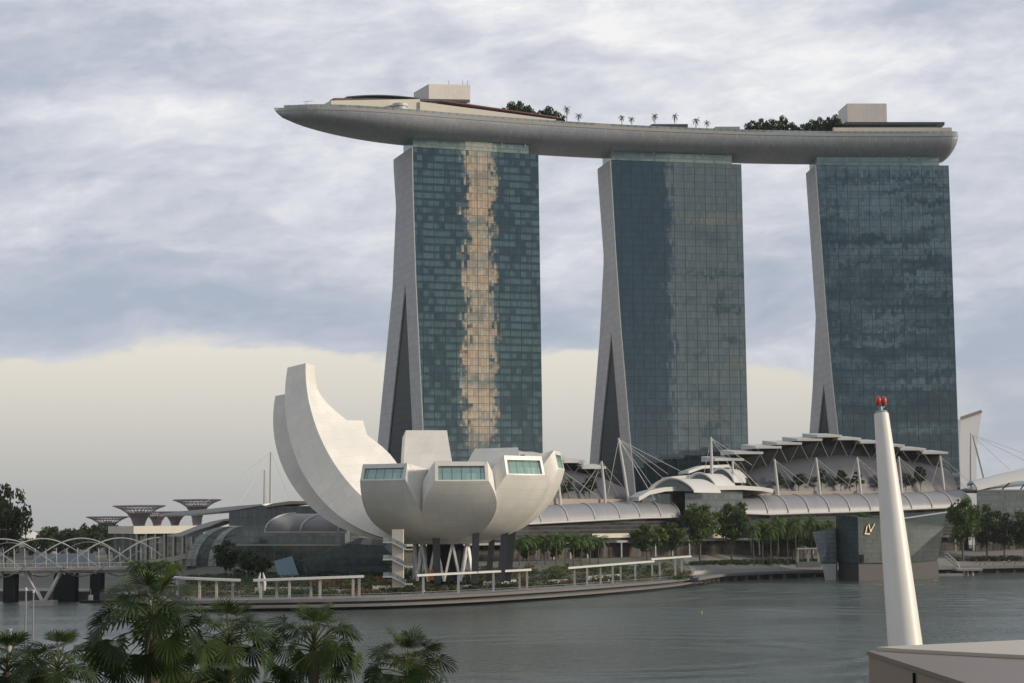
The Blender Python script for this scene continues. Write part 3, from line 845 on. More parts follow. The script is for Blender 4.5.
mb.loft([ring(4.5, Z0 - 1.0), ring(12.2, Z0 - .75), ring(14.0, Z0 + .4), ring(10.0, Z0 + 2.0)]); mb.build('base_dish', 'museum', MUS, smooth=40)
ground_m = 5.75
# raking dark columns
def col_px(pxa, pya, Da, pxb, pyb, wid):
    a = at(pxa, pya, Da); b_ = at(pxb, pyb, Da); b_.z = ground_m - .6
    mb = MB(); wid *= .62; mb.beam(a + (a - b_).normalized() * 3.0, b_, wid, wid * 1.2); mb.build('raking_column', 'dark_steel', MUS)
for a in ((436, 535, 528, 437.5, 577, 2.6), (476, 531, 526, 474.5, 576, 2.6), (505.5, 526, 535, 500.5, 574, 2.7), (513, 525, 543, 507, 575, 2.9), (491.5, 545, 552, 488.5, 574, 2.3), (416, 545, 556, 415, 575, 2.0)):
    col_px(*a)
# white lattice drum under the middle
for k in range(12):
    t0, t1, t2 = [2 * math.pi * (k + j) / 12 for j in (0, .5, 1)]
    r_, rt = 9.0, 9.0
    q0 = ML + Vector((math.cos(t0) * r_, math.sin(t0) * r_, ground_m - .3)); q2 = ML + Vector((math.cos(t2) * r_, math.sin(t2) * r_, ground_m - .3))
    top = ML + Vector((math.cos(t1) * rt, math.sin(t1) * rt, Z0 - .6))
    mb = MB(); mb.beam(q0, top, .62); mb.beam(q2, top, .621); mb.build('lattice_strut', 'bright_white', MUS)
mb = MB(); mb.tube([ML + Vector((0, 0, ground_m - .3)), ML + Vector((0, 0, Z0 - .8))], 5.2, 20); mb.build('lobby_core', 'dark', MUS)
mb = MB(); mb.tube([ML + Vector((-4, -7.5, ground_m)), ML + Vector((-4, -7.5, ground_m + 3.2))], .9, 12)
mb.build('orange_kiosk', mat('orange_board', (.55, .22, .05), .6), MUS)
# stair tower
ST = at(398, 560, 515); ST.z = 5.2
st = thing('stair_tower', 'white stair tower with three zigzag flights under the left side of the museum', 'stair tower', ST)
mb = MB(); mb.box(ST + Vector((0, 0, -.6)), (3.0, 3.4, 15.5)); mb.build('core', 'cream', st)
for k in range(3):
    z = ST.z + .9 + 4.6 * k
    mb = MB()
    mb.box(ST + Vector((-2.7, -1.9, z + 1.2 - ST.z)), (2.4, 2.2, .35)); mb.beam(ST + Vector((-1.5, -1.9, z + 1.37 - ST.z)), ST + Vector((2.4, -1.9, z - .6 - ST.z)), 2.2, .35); mb.box(ST + Vector((3.2, -1.9, z - .78 - ST.z)), (1.6, 2.2, .35))
    f = mb.build('stair_flight', 'white', st)
    mb = MB(); mb.beam(ST + Vector((-3.8, -2.95, z + 2.1 - ST.z)), ST + Vector((-1.6, -2.95, z + 2.1 - ST.z)), .06, 1.0); mb.beam(ST + Vector((-1.5, -2.95, z + 2.1 - ST.z)), ST + Vector((2.4, -2.95, z + .1 - ST.z)), .06, 1.0)
    mb.build('balustrade', 'pale_glass', f)
# ------------------------------------------------------------------ waterfront mall
MD = [(100, 585), (180, 592), (270, 602), (345, 615), (525, 660), (680, 730), (745, 757), (975, 818), (1100, 840)]
def mD(px): return table(MD, px)
def wall_pt(px, back=0.0):
    D = mD(px); p = Vector((gx(px, D), D, 0))
    a = Vector((gx(px - 6, mD(px - 6)), mD(px - 6), 0)); b_ = Vector((gx(px + 6, mD(px + 6)), mD(px + 6), 0))
    t_ = (b_ - a).normalized(); n_ = Vector((-.26, .966, 0))
    return p + n_ * back, n_, t_
def zpx(px, py, D): return at(px, py, D).z
def fy(v, px): return table(v, px) if isinstance(v, list) else v
def pxs(a, b_, step=8): n = max(1, int(round((b_ - a) / step))); return [lerp(a, b_, i / n) for i in range(n + 1)]
def wall(name, px0, px1, top, bot, back, m_, parent, th=.5, zb=None, step=10):
    g0, g1 = [], []
    for px in pxs(px0, px1, step):
        p, n_, t_ = wall_pt(px, back)
        zt = zpx(px, fy(top, px), p.y); z0 = zb if zb is not None else zpx(px, fy(bot, px), p.y)
        g0.append(p + Vector((0, 0, z0))); g1.append(p + Vector((0, 0, zt)))
    mb = MB(); mb.sheet([g0, g1], wall_pt((px0 + px1) / 2)[1] * th)
    return mb.build(name, m_, parent)
def barrel(name, px0, px1, top, eave, back0, depth, m_, parent, ribs, th=.35, nprof=8, full=False, step=8, nv=None):
    grid = [[] for _ in range(nprof + 1)]
    cols = pxs(px0, px1, step)
    def prof(px):
        p, n_, t_ = wall_pt(px, back0)
        n_ = nv or n_
        ze = zpx(px, fy(eave, px), p.y); zt = zpx(px, fy(top, px), p.y + depth * .8)
        out = []
        for k in range(nprof + 1):
            t = k / nprof * math.pi / 2 * (1.12 if full else 1.0)
            out.append(p + n_ * (depth * (1 - math.cos(t))) + Vector((0, 0, ze + (zt - ze) * math.sin(t))))
        return out, n_
    for px in cols:
        pr, n_ = prof(px)
        for k in range(nprof + 1): grid[k].append(pr[k])
    mb = MB(); mb.sheet(grid, (0, 0, -th)); o = mb.build(name, m_, parent, smooth=40)
    for px in ribs:
        pr, n_ = prof(px)
        mb = MB(); mb.tube([q_ + Vector((0, 0, .10)) - n_ * .1 for q_ in pr], .30, 6); mb.build('roof_rib', 'white_steel', o)
    mb = MB(); mb.tube([grid[0][i] - Vector((0, 0, .2)) for i in range(len(cols))], .32, 6); mb.build('eaves_beam', 'white_steel', o)
    return o
def plate(px0, px1, py, back, depth, parent, truss=True, thick=.9, roof=None, name='roof_canopy'):
    secs = []
    for px in pxs(px0, px1, 12):
        p, n_, t_ = wall_pt(px, back); z = zpx(px, py, p.y)
        q_ = p + n_ * depth
        secs.append([p + Vector((0, 0, z)), p + n_ * .4 + Vector((0, 0, z - thick)), q_ + Vector((0, 0, z - thick)), q_ + Vector((0, 0, z + 1.5))])
    mb = MB(); mb.loft(secs); o = mb.build(name, 'white', parent)
    if truss and roof is not None:
        pm = (px0 + px1) / 2
        p, n_, t_ = wall_pt(pm, back + 1.5)
        zb = zpx(pm, fy(roof, pm), p.y) - .5
        foot = Vector((p.x, p.y, zb))
        mb = MB()
        for px in (px0 + 2.5, px1 - 2.5):
            a, n2, t2 = wall_pt(px, back + 1.0); mb.beam(foot, a + Vector((0, 0, zpx(px, py, a.y) - thick)), .24)
        mb.build('canopy_strut', 'dark_steel', o)
    return o
def mast(label, bx_, by_, tx, ty, back, cables, rad=.55, group='white masts with stay cables', backt=None):
    p = wall_pt(bx_, back)[0]; D = p.y
    b_ = at(bx_, by_, D); t_ = at(tx, ty, D + (backt or 0))
    root = thing('mast', label, 'mast', b_, group)
    mb = MB(); mb.tube([b_ - Vector((0, 0, 1.0)), b_.lerp(t_, .5), t_], [rad, rad * 1.05, rad * .7], 8); mb.build('pole', 'white_steel', root, smooth=40)
    for (cx_, cy_, cb) in cables:
        e = at(cx_, cy_, wall_pt(cx_, cb)[0].y)
        mb = MB(); mb.tube([t_ - (t_ - b_) * .02, e], .10, 4); mb.build('stay_cable', 'white_steel', root)
    return root

# --- wing between the museum and the middle of the mall
G0 = 8.7
p = wall_pt(560)[0]
WA = thing('mall_wing', 'mall wing right of the museum with a ribbed barrel roof below a terrace', 'mall', (p.x, p.y, G0))
wall('shop_front', 350, 690, None, None, 5.0, 'shop', WA, zb=G0) if False else None
def zwall(name, px0, px1, z0, z1, back, m_, parent, th=.5, step=10):
    g0, g1 = [], []
    for px in pxs(px0, px1, step):
        q_ = wall_pt(px, back)[0]; g0.append(q_ + Vector((0, 0, z0))); g1.append(q_ + Vector((0, 0, z1)))
    mb = MB(); mb.sheet([g0, g1], wall_pt((px0 + px1) / 2)[1] * th); return mb.build(name, m_, parent)
def slab(name, px0, px1, z0, z1, b0, b1, m_, parent, step=10):
    secs = []
    for px in pxs(px0, px1, step):
        a = wall_pt(px, b0)[0]; c_ = wall_pt(px, b1)[0]
        secs.append([a + Vector((0, 0, z0)), c_ + Vector((0, 0, z0)), c_ + Vector((0, 0, z1)), a + Vector((0, 0, z1))])
    mb = MB(); mb.loft(secs); return mb.build(name, m_, parent)
def pillars(px0, px1, z0, z1, back, parent, step):
    for px in pxs(px0, px1, step):
        q_ = wall_pt(px, back)[0]; mb = MB(); mb.tube([q_ + Vector((0, 0, z0)), q_ + Vector((0, 0, z1))], .35, 6); mb.build('pillar', 'white', parent)
zwall('shop_front', 350, 692, G0 - .5, 14.2, 6.0, 'shop', WA)
slab('arcade_slab', 350, 694, 14.2, 15.0, .5, 7.0, 'concrete', WA)
pillars(520, 690, G0 - .5, 14.2, 1.2, WA, 17)
zwall('upper_facade', 352, 690, 15.0, 23.5, 3.0, 'louvre', WA)
zwall('painted_lit_signboard', 594, 640, 16.0, 17.6, 2.4, 'cream', WA, .3)  # plain cream board; its lit look is only the pale colour
barrel('barrel_roof', 470, 681, [(470, 507.5), (540, 505.5), (662, 500.5), (681, 503)], [(470, 525), (525, 523.5), (640, 517.5), (681, 516.5)], 0, 15, 'rib_roof', WA,
       [486, 513, 541, 568, 595, 620, 640, 661, 680])
slab('terrace', 470, 690, 27.0, 30.4, 14.5, 22, 'tan', WA)
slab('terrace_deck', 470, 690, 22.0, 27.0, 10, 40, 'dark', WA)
def bigroof(px0, px1, top, back0, zlow, depth, parent, name='upper_roof'):
    grid = [[] for _ in range(9)]
    for px in pxs(px0, px1, 6):
        p, n_, t_ = wall_pt(px, back0); zt = zpx(px, fy(top, px), p.y + depth)
        for k in range(9):
            t = k / 8 * math.pi / 2
            grid[k].append(p + n_ * depth * (1 - math.cos(t)) ** .8 + Vector((0, 0, zlow + max(.3, zt - zlow) * math.sin(t))))
    mb = MB(); mb.sheet(grid, (0, 0, -.5)); return mb.build(name, 'big_roof', parent, smooth=40)
tl = [(500, 466), (560, 466), (600, 470), (630, 477), (650, 486), (668, 496)]
bigroof(500, 668, tl, 22, 29.5, 14, WA)
wall('painted_shadow_wall', 500, 640, [(500, 453), (568, 456), (590, 458), (612, 464), (640, 470)], None, 38, 'dark', WA, zb=28)  # wall coloured near black as the shade under the roof plates
for a in ((524, 549.5, 452), (548, 568, 453.8), (567, 590, 456), (588, 611, 460.2), (607, 632, 466.2)):
    plate(a[0], a[1], a[2], 30, 16, WA, roof=[(q_[0], q_[1] + 2) for q_ in tl])

# --- glazed centre with its stepped shell roofs
p = wall_pt(712)[0]
WC = thing('mall_atrium', 'glazed centre of the mall under white shell roofs stepping up to the right', 'mall', (p.x, p.y, G0))
zwall('shop_front', 692, 756, G0 - .5, 14.2, 6, 'shop', WC)
slab('arcade_slab', 694, 756, 14.2, 15.0, .5, 7, 'concrete', WC)
zwall('upper_facade', 690, 748, 15.0, 33.5, 5, 'mall_glass', WC)
zwall('painted_lit_hall', 703, 742, 15.2, 20.5, 4.2, 'cream', WC, .3)  # cream sheet; the lit interior is painted by its pale colour
wall('glass_front', 650, 748, [(650, 497), (665, 489.5), (690, 487.5), (748, 490)], None, 9, 'mall_glass', WC, zb=22)
def shell(pts_t, back, depth, thick, parent, m_='white', name='shell_roof', rise=0.0, bow=0.0):
    """a thin white blade whose front edge follows the given image curve"""
    secs = []
    for px, py in pts_t:
        p, n_, t_ = wall_pt(px, back); z = zpx(px, py, p.y)
        sec = []
        for k in range(6):
            t = k / 5; sec.append(p + n_ * depth * t + Vector((0, 0, z + rise * t + bow * math.sin(math.pi * t))))
        for k in range(5, -1, -1):
            t = k / 5; sec.append(p + n_ * depth * t + Vector((0, 0, z - thick + rise * t + bow * math.sin(math.pi * t))))
        secs.append(sec)
    mb = MB(); mb.loft(secs); return mb.build(name, m_, parent, smooth=50)
shell([(641, 497), (652, 490.5), (668, 487.2), (690, 486.2), (715, 486), (745, 485.6), (765, 487), (776, 489)], 2, 15, 1.6, WC, rise=-.4, bow=.3)
def half_shell(px0, px1, pyb, pyt, back, length, parent, skew=30, dark=True):
    """a barrel shell seen from its open dark end, running back and to the right"""
    n = 16; front, rear = [], []
    p0 = wall_pt(px0, back)[0]; D = p0.y
    for k in range(n + 1):
        t = k / n; px = lerp(px0, px1, t); py = pyb - (pyb - pyt) * math.sin(math.pi * t) ** .75
        q_ = at(px, py, D); front.append(q_); rear.append(q_ + Vector((skew, length, 0)))
    mb = MB(); mb.sheet([[a for a in front], [b_ for b_ in rear]], (0, 0, -.6)); o = mb.build('shell_roof', 'white', parent, smooth=50)
    mb = MB(); mb.tube(front, .45, 6); mb.build('rim', 'white_steel', o)
    mb = MB(); mb.poly([q_ + Vector((.6, 2.2, 0)) for q_ in front]); mb.build('tympanum', 'mall_glass', o)
half_shell(648, 694, 491, 478.2, 14, 16, WC, 12)
half_shell(682, 716, 487, 473.0, 22, 16, WC, 10)
half_shell(706, 734, 481, 468.3, 27, 16, WC, 8)
shell([(690, 476.5), (712, 474.6), (735, 474.4), (737, 475.5)], 20, 12, 1.2, WC, rise=-.3, bow=.2)
shell([(711, 470.5), (726, 465.3), (752, 464.3), (754, 465.6)], 24, 12, 1.2, WC, rise=-.3, bow=.2)
slab('podium', 690, 772, 22, 33, 16, 38, 'dark_concrete', WC)
slab('terrace', 742, 764, 31.0, 33.2, 13, 16, 'tan', WC)

# --- right wing
p = wall_pt(865)[0]
WB = thing('mall_wing', 'long mall wing behind the glass pavilion with an arched row of stepped roof plates', 'mall', (p.x, p.y, G0))
zwall('shop_front', 757, 975, G0 - .5, 14.2, 6, 'shop', WB)
slab('arcade_slab', 757, 976, 14.2, 15.0, .5, 7, 'concrete', WB)
pillars(760, 974, G0 - .5, 14.2, 1.2, WB, 18)
zwall('upper_facade', 750, 974, 15.0, 26.0, 3, 'louvre', WB)
barrel('barrel_roof', 746, 973, [(746, 497), (770, 495), (880, 493.2), (973, 490.5)], [(746, 513), (768, 514), (850, 511.5), (945, 507.5), (973, 506.5)], 0, 15, 'rib_roof', WB,
       [768 + 20.6 * k for k in range(10)] + [973])
slab('terrace', 764, 976, 31.0, 34.0, 14.5, 20, 'tan', WB)
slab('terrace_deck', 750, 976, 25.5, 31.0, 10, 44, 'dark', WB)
tr_ = [(742, 486), (760, 477), (790, 466.5), (830, 458.5), (873, 454.5), (920, 457), (960, 463), (982, 468)]
bigroof(742, 982, tr_, 20, 32.0, 12, WB)
PL = [(742, 772, 458.3), (762, 792, 451.6), (784, 811, 446), (806, 832, 442.2), (827, 853, 438.4), (848, 873.5, 434.8), (869, 893, 437.6), (892, 916.5, 441), (912, 937.5, 444.4), (933, 959.5, 448), (955.5, 982, 451.6)]
wall('painted_shadow_wall', 748, 981, [(748, 460)] + [((a[0] + a[1]) / 2, a[2] + .5) for a in PL] + [(981, 452)], None, 34, 'dark', WB, zb=30)  # near-black colour stands in for shade behind the canopy struts
for a in PL: plate(a[0], a[1], a[2], 28, 16, WB, roof=[(q_[0], q_[1] + 2.5) for q_ in tr_])

# --- far right hall
p = wall_pt(1020)[0]
WD = thing('mall_hall', 'dark hall at the right edge under a tilted white tubular canopy', 'mall', (p.x, p.y, G0))
zwall('shop_front', 977, 1100, G0 - .5, 14.4, 2, 'shop', WD)
zwall('dark_facade', 977, 1100, 14.4, 33.6, -1.0, 'mall_glass', WD)
slab('roof_slab', 977, 1100, 33.6, 34.4, -1.5, 40, 'dark_concrete', WD)
sh = shell([(975, 488.2), (990, 484.6), (1010, 479.8), (1030, 475.5), (1060, 470), (1100, 464)], -3, 9, 1.0, WD, rise=2.0, bow=2.2, name='tube_canopy')
shell([(985, 491.5), (1000, 487.5), (1024, 485), (1100, 480)], 8, 14, .8, WD, rise=1.0, bow=1.0, name='tube_canopy')
for px, py in ((990, 486), (1009, 481.5), (1028, 477)):
    a = wall_pt(px, 1)[0]; mb = MB(); mb.beam(a + Vector((-2.5, 0, 34)), a + Vector((1.5, 0, zpx(px, py, a.y) - .5)), .5); mb.build('canopy_strut', 'dark_steel', WD)
# white fin building behind
D = 960; f0 = [at(960, 452, D), at(976.5, 452, D), at(981.5, 411.5, D), at(961, 418.5, D)]
fin = thing('fin_tower', 'white fin shaped tower flaring at its top behind the right end of the mall', 'tower', (f0[0].x + 4, D, 9))
mb = MB(); b0 = [Vector((f0[0].x, D, 9)), Vector((f0[1].x - 1.5, D, 9)), f0[1], f0[2], f0[3], f0[0]]
mb.loft([b0, [p + Vector((2.0, 16, 0)) for p in b0]]); mb.build('clad_wall', 'bright_white', fin)
mb = MB(); mb.beam(at(960.5, 418.5, D - .3), at(981.7, 411.2, D - .3), .6, 1.6); mb.build('coping', 'tan', fin)

# masts with their stays
def rc(px, dpx, py, back): return [(px + d, py_, back) for d, py_ in zip(dpx, py)]
mast('white mast beside the right edge of the museum bowl', 560.5, 503, 556.5, 466, 17, rc(556, (14, 26, 40), (496, 495, 495), 20))
mast('white mast on the terrace, midway between the museum and the tall leaning mast', 605.5, 503, 601.5, 461, 17, rc(602, (-12, -22, 16, 30), (493, 492, 496, 497), 20))
mast('tall white mast leaning over the left end of the shell roofs', 629, 503, 618.5, 438, 17, [(608, 494, 20), (668, 474, 26), (672, 486, 10), (660, 497, 8), (684, 473, 22), (655, 500, 4)])
mast('tall white mast rising through the shell roofs in front of the middle tower', 712, 487.5, 711, 437, 16, [(704, 474, 22), (735, 474, 22), (744, 487, 6), (752, 465, 26), (760, 488, 8)], rad=.6)
mast('short white mast just right of the tall mast among the shells', 733.5, 486, 732.5, 460, 18, [(748, 492, 18), (758, 494, 18), (768, 495, 18)])
mast('leaning white mast at the left end of the right mall terrace', 778.5, 496.5, 774.5, 459, 17, rc(775, (16, 26, 38), (491, 490, 490), 20))
for k, (bx_, tx, ty) in enumerate(((820, 816, 457.5), (861, 857, 457.2), (902, 898.5, 456.5), (944.5, 940, 455.5))):
    mast(['leaning white terrace mast left of the white pole, the farther one', 'leaning white terrace mast left of the white pole, the nearer one', 'leaning white terrace mast close by the right of the white pole', 'leaning white terrace mast near the right end of the mall'][k],
         bx_, 492, tx, ty, 17, rc(tx, (-10, 14, 26, 38), (490, 490, 490, 489), 20))
mast('upright leg of the mast pair at the right end of the mall', 971, 488, 971, 433, 15, [(1010, 470, 10), (1040, 468, 10), (1060, 466, 10)])
mast('slanting leg of the mast pair at the right end of the mall', 984.5, 478, 972.5, 434, 14, [])
D = 660
for lab, bx_, tx, ty, cab in (('tall distant white mast left of the museum, the taller of a pair', 270.5, 270.8, 452, [(205, 503), (222, 503), (240, 503), (290, 500)]), ('thin distant white mast left of the museum, the shorter of a pair', 264.5, 264.7, 470, [(215, 507)])):
    t_ = at(tx, ty, D); b_ = at(bx_, 512, D); root = thing('mast', lab, 'mast', b_, 'white masts with stay cables')
    mb = MB(); mb.tube([b_, t_], [.5, .3], 8); mb.build('pole', 'white_steel', root)
    for cx_, cy_ in cab: mb = MB(); mb.tube([t_, at(cx_, cy_, D - 20)], .07, 4); mb.build('stay_cable', 'white_steel', root)

# --- glazed vault building left of the museum
p = wall_pt(250)[0]
WE = thing('vaulted_hall', 'dark glazed hall left of the museum with a rounded glass end under white blade roofs', 'hall', (p.x, p.y, G0))
D = 600
def curve(px0, px1, n=12, pyb=566, pyt=526.5):
    return [at(px0 + (px1 - px0) * (1 - math.cos(k / n * math.pi / 2)), pyb - (pyb - pyt) * math.sin(k / n * math.pi / 2), D) for k in range(n + 1)]
out = curve(185.5, 226)
body = out + [at(300, 524.5, D), at(345, 524.5, D), at(345, 575, D), at(185.5, 575, D)]
mb = MB(); fa = [0] * 0
dep = Vector((6, 34, 0))
mb.poly(body, 0, [(q_.x + 200, q_.z) for q_ in body])
for a, b_ in zip(out, out[1:]): mb.poly((a, b_, b_ + dep, a + dep), 1, [(a.z, 0), (b_.z, 0), (b_.z, 34), (a.z, 34)])
mb.poly((out[-1], body[-4], body[-4] + dep, out[-1] + dep), 1)
mb.poly((out[0], out[0] + dep, body[-1] + dep, body[-1]), 1)
mb.build('glazed_body', ['mall_glass', 'pale_glass'], WE, fix=False)
def vband(px0, px1, px2, px3, off):
    """curved pale glazed band standing proud of the front"""
    A_, B_ = curve(px0, px1), curve(px2, px3)
    mb = MB(); mb.sheet([[q_ + Vector((0, off, 0)) for q_ in A_], [q_ + Vector((0, off, 0)) for q_ in B_]], (0, .4, 0)); mb.build('vault_band', 'pale_glass', WE)
vband(186.2, 226.4, 196, 233, -.7)
vband(208.5, 238, 217, 243, -.9)
for px in (199, 203.5, 206): pass
mb = MB(); q0 = [at(229, 507, D + 3), at(348, 503, D + 3)]
mb.hexa([at(229, 526, D + 3), at(352, 526, D + 3), at(352, 526, D + 25), at(231, 526, D + 25)], [at(229, 507.5, D + 3), at(352, 505, D + 3), at(352, 505, D + 25), at(231, 507.5, D + 25)])
mb.build('upper_storey', 'mall_glass', WE)
for z_, nm in ((545, 'floor_band'), (553, 'floor_band')):
    mb = MB(); mb.beam(at(236, z_, D - .5), at(345, z_, D - .5), .5, .5); mb.build(nm, 'grey_metal', WE)
mb = MB(); mb.hexa([at(236, 561.5, D - 1.2), at(345, 560, D - 1.2), at(345, 560, D - .1), at(236, 561.5, D - .1)], [at(236, 546, D - 1.2), at(345, 546, D - 1.2), at(345, 546, D - .1), at(236, 546, D - .1)])
mb.build('glass_gallery', 'pale_glass' if False else 'pav_glass', WE)
def blade(pts, D_, dep_, th, nm='blade_roof', m_='bright_white'):
    secs = []
    for k, (px, py) in enumerate(pts):
        a = at(px, py, D_); e = th * (1 if 0 < k < len(pts) - 1 else .35)
        secs.append([a, a + Vector((0, .4, -e)), a + Vector((2, dep_, -e)), a + Vector((2, dep_, .6))])
    mb = MB(); mb.loft(secs); return mb.build(nm, m_, WE, smooth=50)
blade([(159, 514), (178, 511.5), (209, 508.8), (236, 506), (262, 504)], D - 3, 24, 1.2)
blade([(262, 507), (272, 503.5), (290, 501), (310, 501.2), (330, 503.5), (352, 512), (362, 517)], D - 6, 30, .9, m_='cream')
blade([(167, 535), (180, 532.5), (195, 526.5), (210, 521.8), (224, 519)], D - 2, 14, 1.3)
barrel('barrel_roof', 252, 330, 514, 532, -30, 14, 'rib_roof', WE, [252.5, 286, 322], nv=Vector((.55, .83, 0)))
# crystal annex with a slanted roof
D = 556
an = thing('glass_annex', 'low dark glass annex with a slanted roof between the vaulted hall and the stair tower', 'pavilion', gp(345, D, 6))
fr_ = [at(293, 582, D), at(398, 582, D), at(394, 556, D), at(383, 546, D), at(348, 543.5, D), at(293, 564, D)]
mb = MB(); mb.loft([fr_, [q_ + Vector((2, 18, 1.5)) for q_ in fr_]], caps=False)
mb.poly(fr_, 0, [(q_.x + 100, q_.z) for q_ in fr_]); mb.build('glass_body', 'pav_glass_dark', an)
mb = MB(); mb.sheet([[at(274, 561, D - 8), at(292, 556, D - 8)], [at(280, 582, D - 10), at(300, 579, D - 10)]], (0, .4, 0)); mb.build('slanted_panel', 'teal_panel', an)
# flat roofed dark hall farther left
c0_, c1_, c2_ = gp(137, 640, 8.0), gp(240, 668, 8.0), gp(113, 700, 8.0)
c3_ = c1_ + (c2_ - c0_)
zt = at(137, 526, 640).z
ex = thing('flat_roofed_hall', 'dark hall with a flat cream roof edge and thin columns, left of the vaulted hall', 'hall', c0_)
mb = MB(); mb.hexa([c0_, c1_, c3_, c2_], [p + Vector((0, 0, zt - 8.0 - .4)) for p in (c0_, c1_, c3_, c2_)]); mb.build('dark_body', 'mall_glass', ex)
k_ = [c0_.lerp(c3_, -.04), c1_.lerp(c2_, -.04), c3_.lerp(c0_, -.04), c2_.lerp(c1_, -.04)]
mb = MB(); mb.hexa([p + Vector((0, 0, zt - 10.6)) for p in k_], [p + Vector((0, 0, zt - 8)) for p in k_]); mb.build('roof_slab', 'cream', ex)
for k in range(13):
    p = k_[0].lerp(k_[1], .02 + k * .08); mb = MB(); mb.beam(p + Vector((0, .6, 0)), p + Vector((0, .6, zt - 10.6)), .5); mb.build('column', 'grey_metal', ex)
for k in range(3):
    p = k_[0].lerp(k_[3], .15 + k * .3); mb = MB(); mb.beam(p + Vector((.6, 0, 0)), p + Vector((.6, 0, zt - 10.6)), .5); mb.build('column', 'grey_metal', ex)
rp = thing('ramp', 'pale concrete ramp rising beside the flat roofed hall', 'ramp', gp(170, 618, 8))
mb = MB(); secs = []
for px, py in ((148, 560.5), (165, 558), (186, 553.5)):
    a = at(px, py, 618); secs.append([a, a + Vector((0, 0, -1.6)), a + Vector((0, 5, -1.6)), a + Vector((0, 5, 0))])
mb.loft(secs); mb.build('ramp_slab', 'cream', rp)
for px in (152, 168, 183): a = at(px, 561, 619); mb = MB(); mb.tube([Vector((a.x, 620.5, 6)), Vector((a.x, 620.5, a.z + .8))], .5, 8); mb.build('pier', 'concrete', rp)

# --- glass pavilion on the water
A_, B_, C_ = gp(836, 703, 0), gp(858, 684, 0), gp(944, 706, 0)
Dk = C_ + (A_ - B_) * 1.6
lv = thing('glass_pavilion', 'faceted dark glass shop pavilion with gold letters, standing on a stone base in the water', 'pavilion', (B_.x, B_.y, 0))
zb = 6.3
def up(p, z): return Vector((p.x, p.y, z))
sA, sB, sC, sD = A_ + Vector((.6, .4, 0)), B_ + Vector((0, .8, 0)), C_ + Vector((-2.5, 0, 0)), Dk
mb = MB(); mb.hexa([up(p, -2) for p in (sA, sB, sC, sD)], [up(p, zb) for p in (sA, sB, sC, sD)]); mb.build('stone_base', 'stone', lv)
def zat(px, py, p): return at(px, py, p.y).z
mid = B_.lerp(C_, .52)
zA, zB, zM, zC = zat(836, 514.6, A_), zat(858, 516.8, B_), zat(903, 521.0, mid), zat(940, 527, C_)
def facep(mb, pts, mi=0, o=None):
    o = pts[0]; ax = Vector((pts[1].x - o.x, pts[1].y - o.y, 0)).normalized()
    mb.poly(pts, mi, [((q_ - o).dot(ax) + 100, q_.z) for q_ in pts])
Cb = C_ + Vector((-3, 0, 0))
mb = MB()
facep(mb, (up(A_, zb), up(B_, zb), up(B_, zB), up(A_, zA)), 1)
facep(mb, (up(B_, zb), up(mid, zb), up(mid, zM), up(B_, zB)))
facep(mb, (up(mid, zb), up(Cb, zb), up(C_, zC), up(mid, zM)))
facep(mb, (up(Cb, zb), up(Dk, zb), up(Dk, zC + 2), up(C_, zC)), 1)
facep(mb, (up(Dk, zb), up(A_, zb), up(A_, zA), up(Dk, zC + 2)), 1)
mb.poly((up(A_, zA), up(B_, zB), up(mid, zM), up(Dk, zC + 2)), 1); mb.poly((up(mid, zM), up(C_, zC), up(Dk, zC + 2)), 1)
mb.build('glass_body', ['pav_glass', 'pav_glass_dark'], lv)
# crystal leaning out at the right
r0, r1 = B_.lerp(C_, .46) + Vector((0, 3, 0)), C_ + Vector((1.5, 2, 0))
zr0, zr1 = zat(902, 519.5, r0), zat(948, 512.4, r1)
cr_ = [up(r0, zr0 - 3.0), up(r1 + Vector((-2.5, 0, 0)), zr1 - 9.5), up(r1, zr1), up(r0, zr0)]
mb = MB(); mb.loft([cr_, [q_ + Vector((-2, 14, .5)) for q_ in cr_]]); mb.build('glass_crystal', 'pav_glass_dark', lv)
mb = MB(); mb.beam(up(r0, zr0 + .1) - Vector((0, .3, 0)), up(r1, zr1 + .1) - Vector((0, .3, 0)), .5, .5); mb.build('crystal_coping', 'grey_metal', lv)
l0, l1 = gp(812, 697, 0), gp(835.3, 699, 0); l2 = gp(821, 697, 0)
pr = [up(l2, zat(821, 564, l2)), up(l1, zat(835, 563.5, l1)), up(l1, zat(835, 528, l1)), up(l0, zat(812, 532.3, l0))]
mb = MB(); mb.loft([pr, [q_ + Vector((2, 9, 0)) for q_ in pr]], caps=False); facep(mb, pr); mb.build('glass_prow', 'pav_glass_pale', lv)
wbs = [up(gp(824.5, 697, 0), -1.5), up(gp(834.6, 699, 0), -1.5), up(l1 - Vector((.2, 0, 0)), pr[1].z - .05), up(l2, pr[0].z - .05)]
mb = MB(); mb.loft([wbs, [q_ + Vector((2, 8, 0)) for q_ in wbs]]); mb.build('white_base', 'white', lv)
nrm = (C_ - B_).normalized(); nrm = Vector((nrm.y, -nrm.x, 0)); tx_ = (C_ - B_).normalized()
def onface(px, py):
    d = ray(px, py); o_ = B_ + nrm * .35; t = (o_ - CAM).dot(nrm) / d.dot(nrm); return CAM + d * t
for nm, st_ in (('letter_l', ((867.0, 525.6, 865.0, 534.2), (864.9, 533.9, 869.8, 533.9))), ('letter_v', ((868.4, 523.8, 870.3, 532.0), (874.6, 523.8, 870.1, 532.0)))):
    mb = MB()
    for k, (a, b_, c_, d) in enumerate(st_): mb.beam(onface(a, b_), onface(c_, d), .42 if k == 0 else .30, .3)
    mb.build(nm, 'gold', lv)
# small door
mb = MB(); mb.sheet([[onface(860.5, 562.8), onface(864, 562.7)], [onface(860.5, 554.5), onface(864, 554.4)]], nrm * -.3); mb.build('door', 'dark', lv)

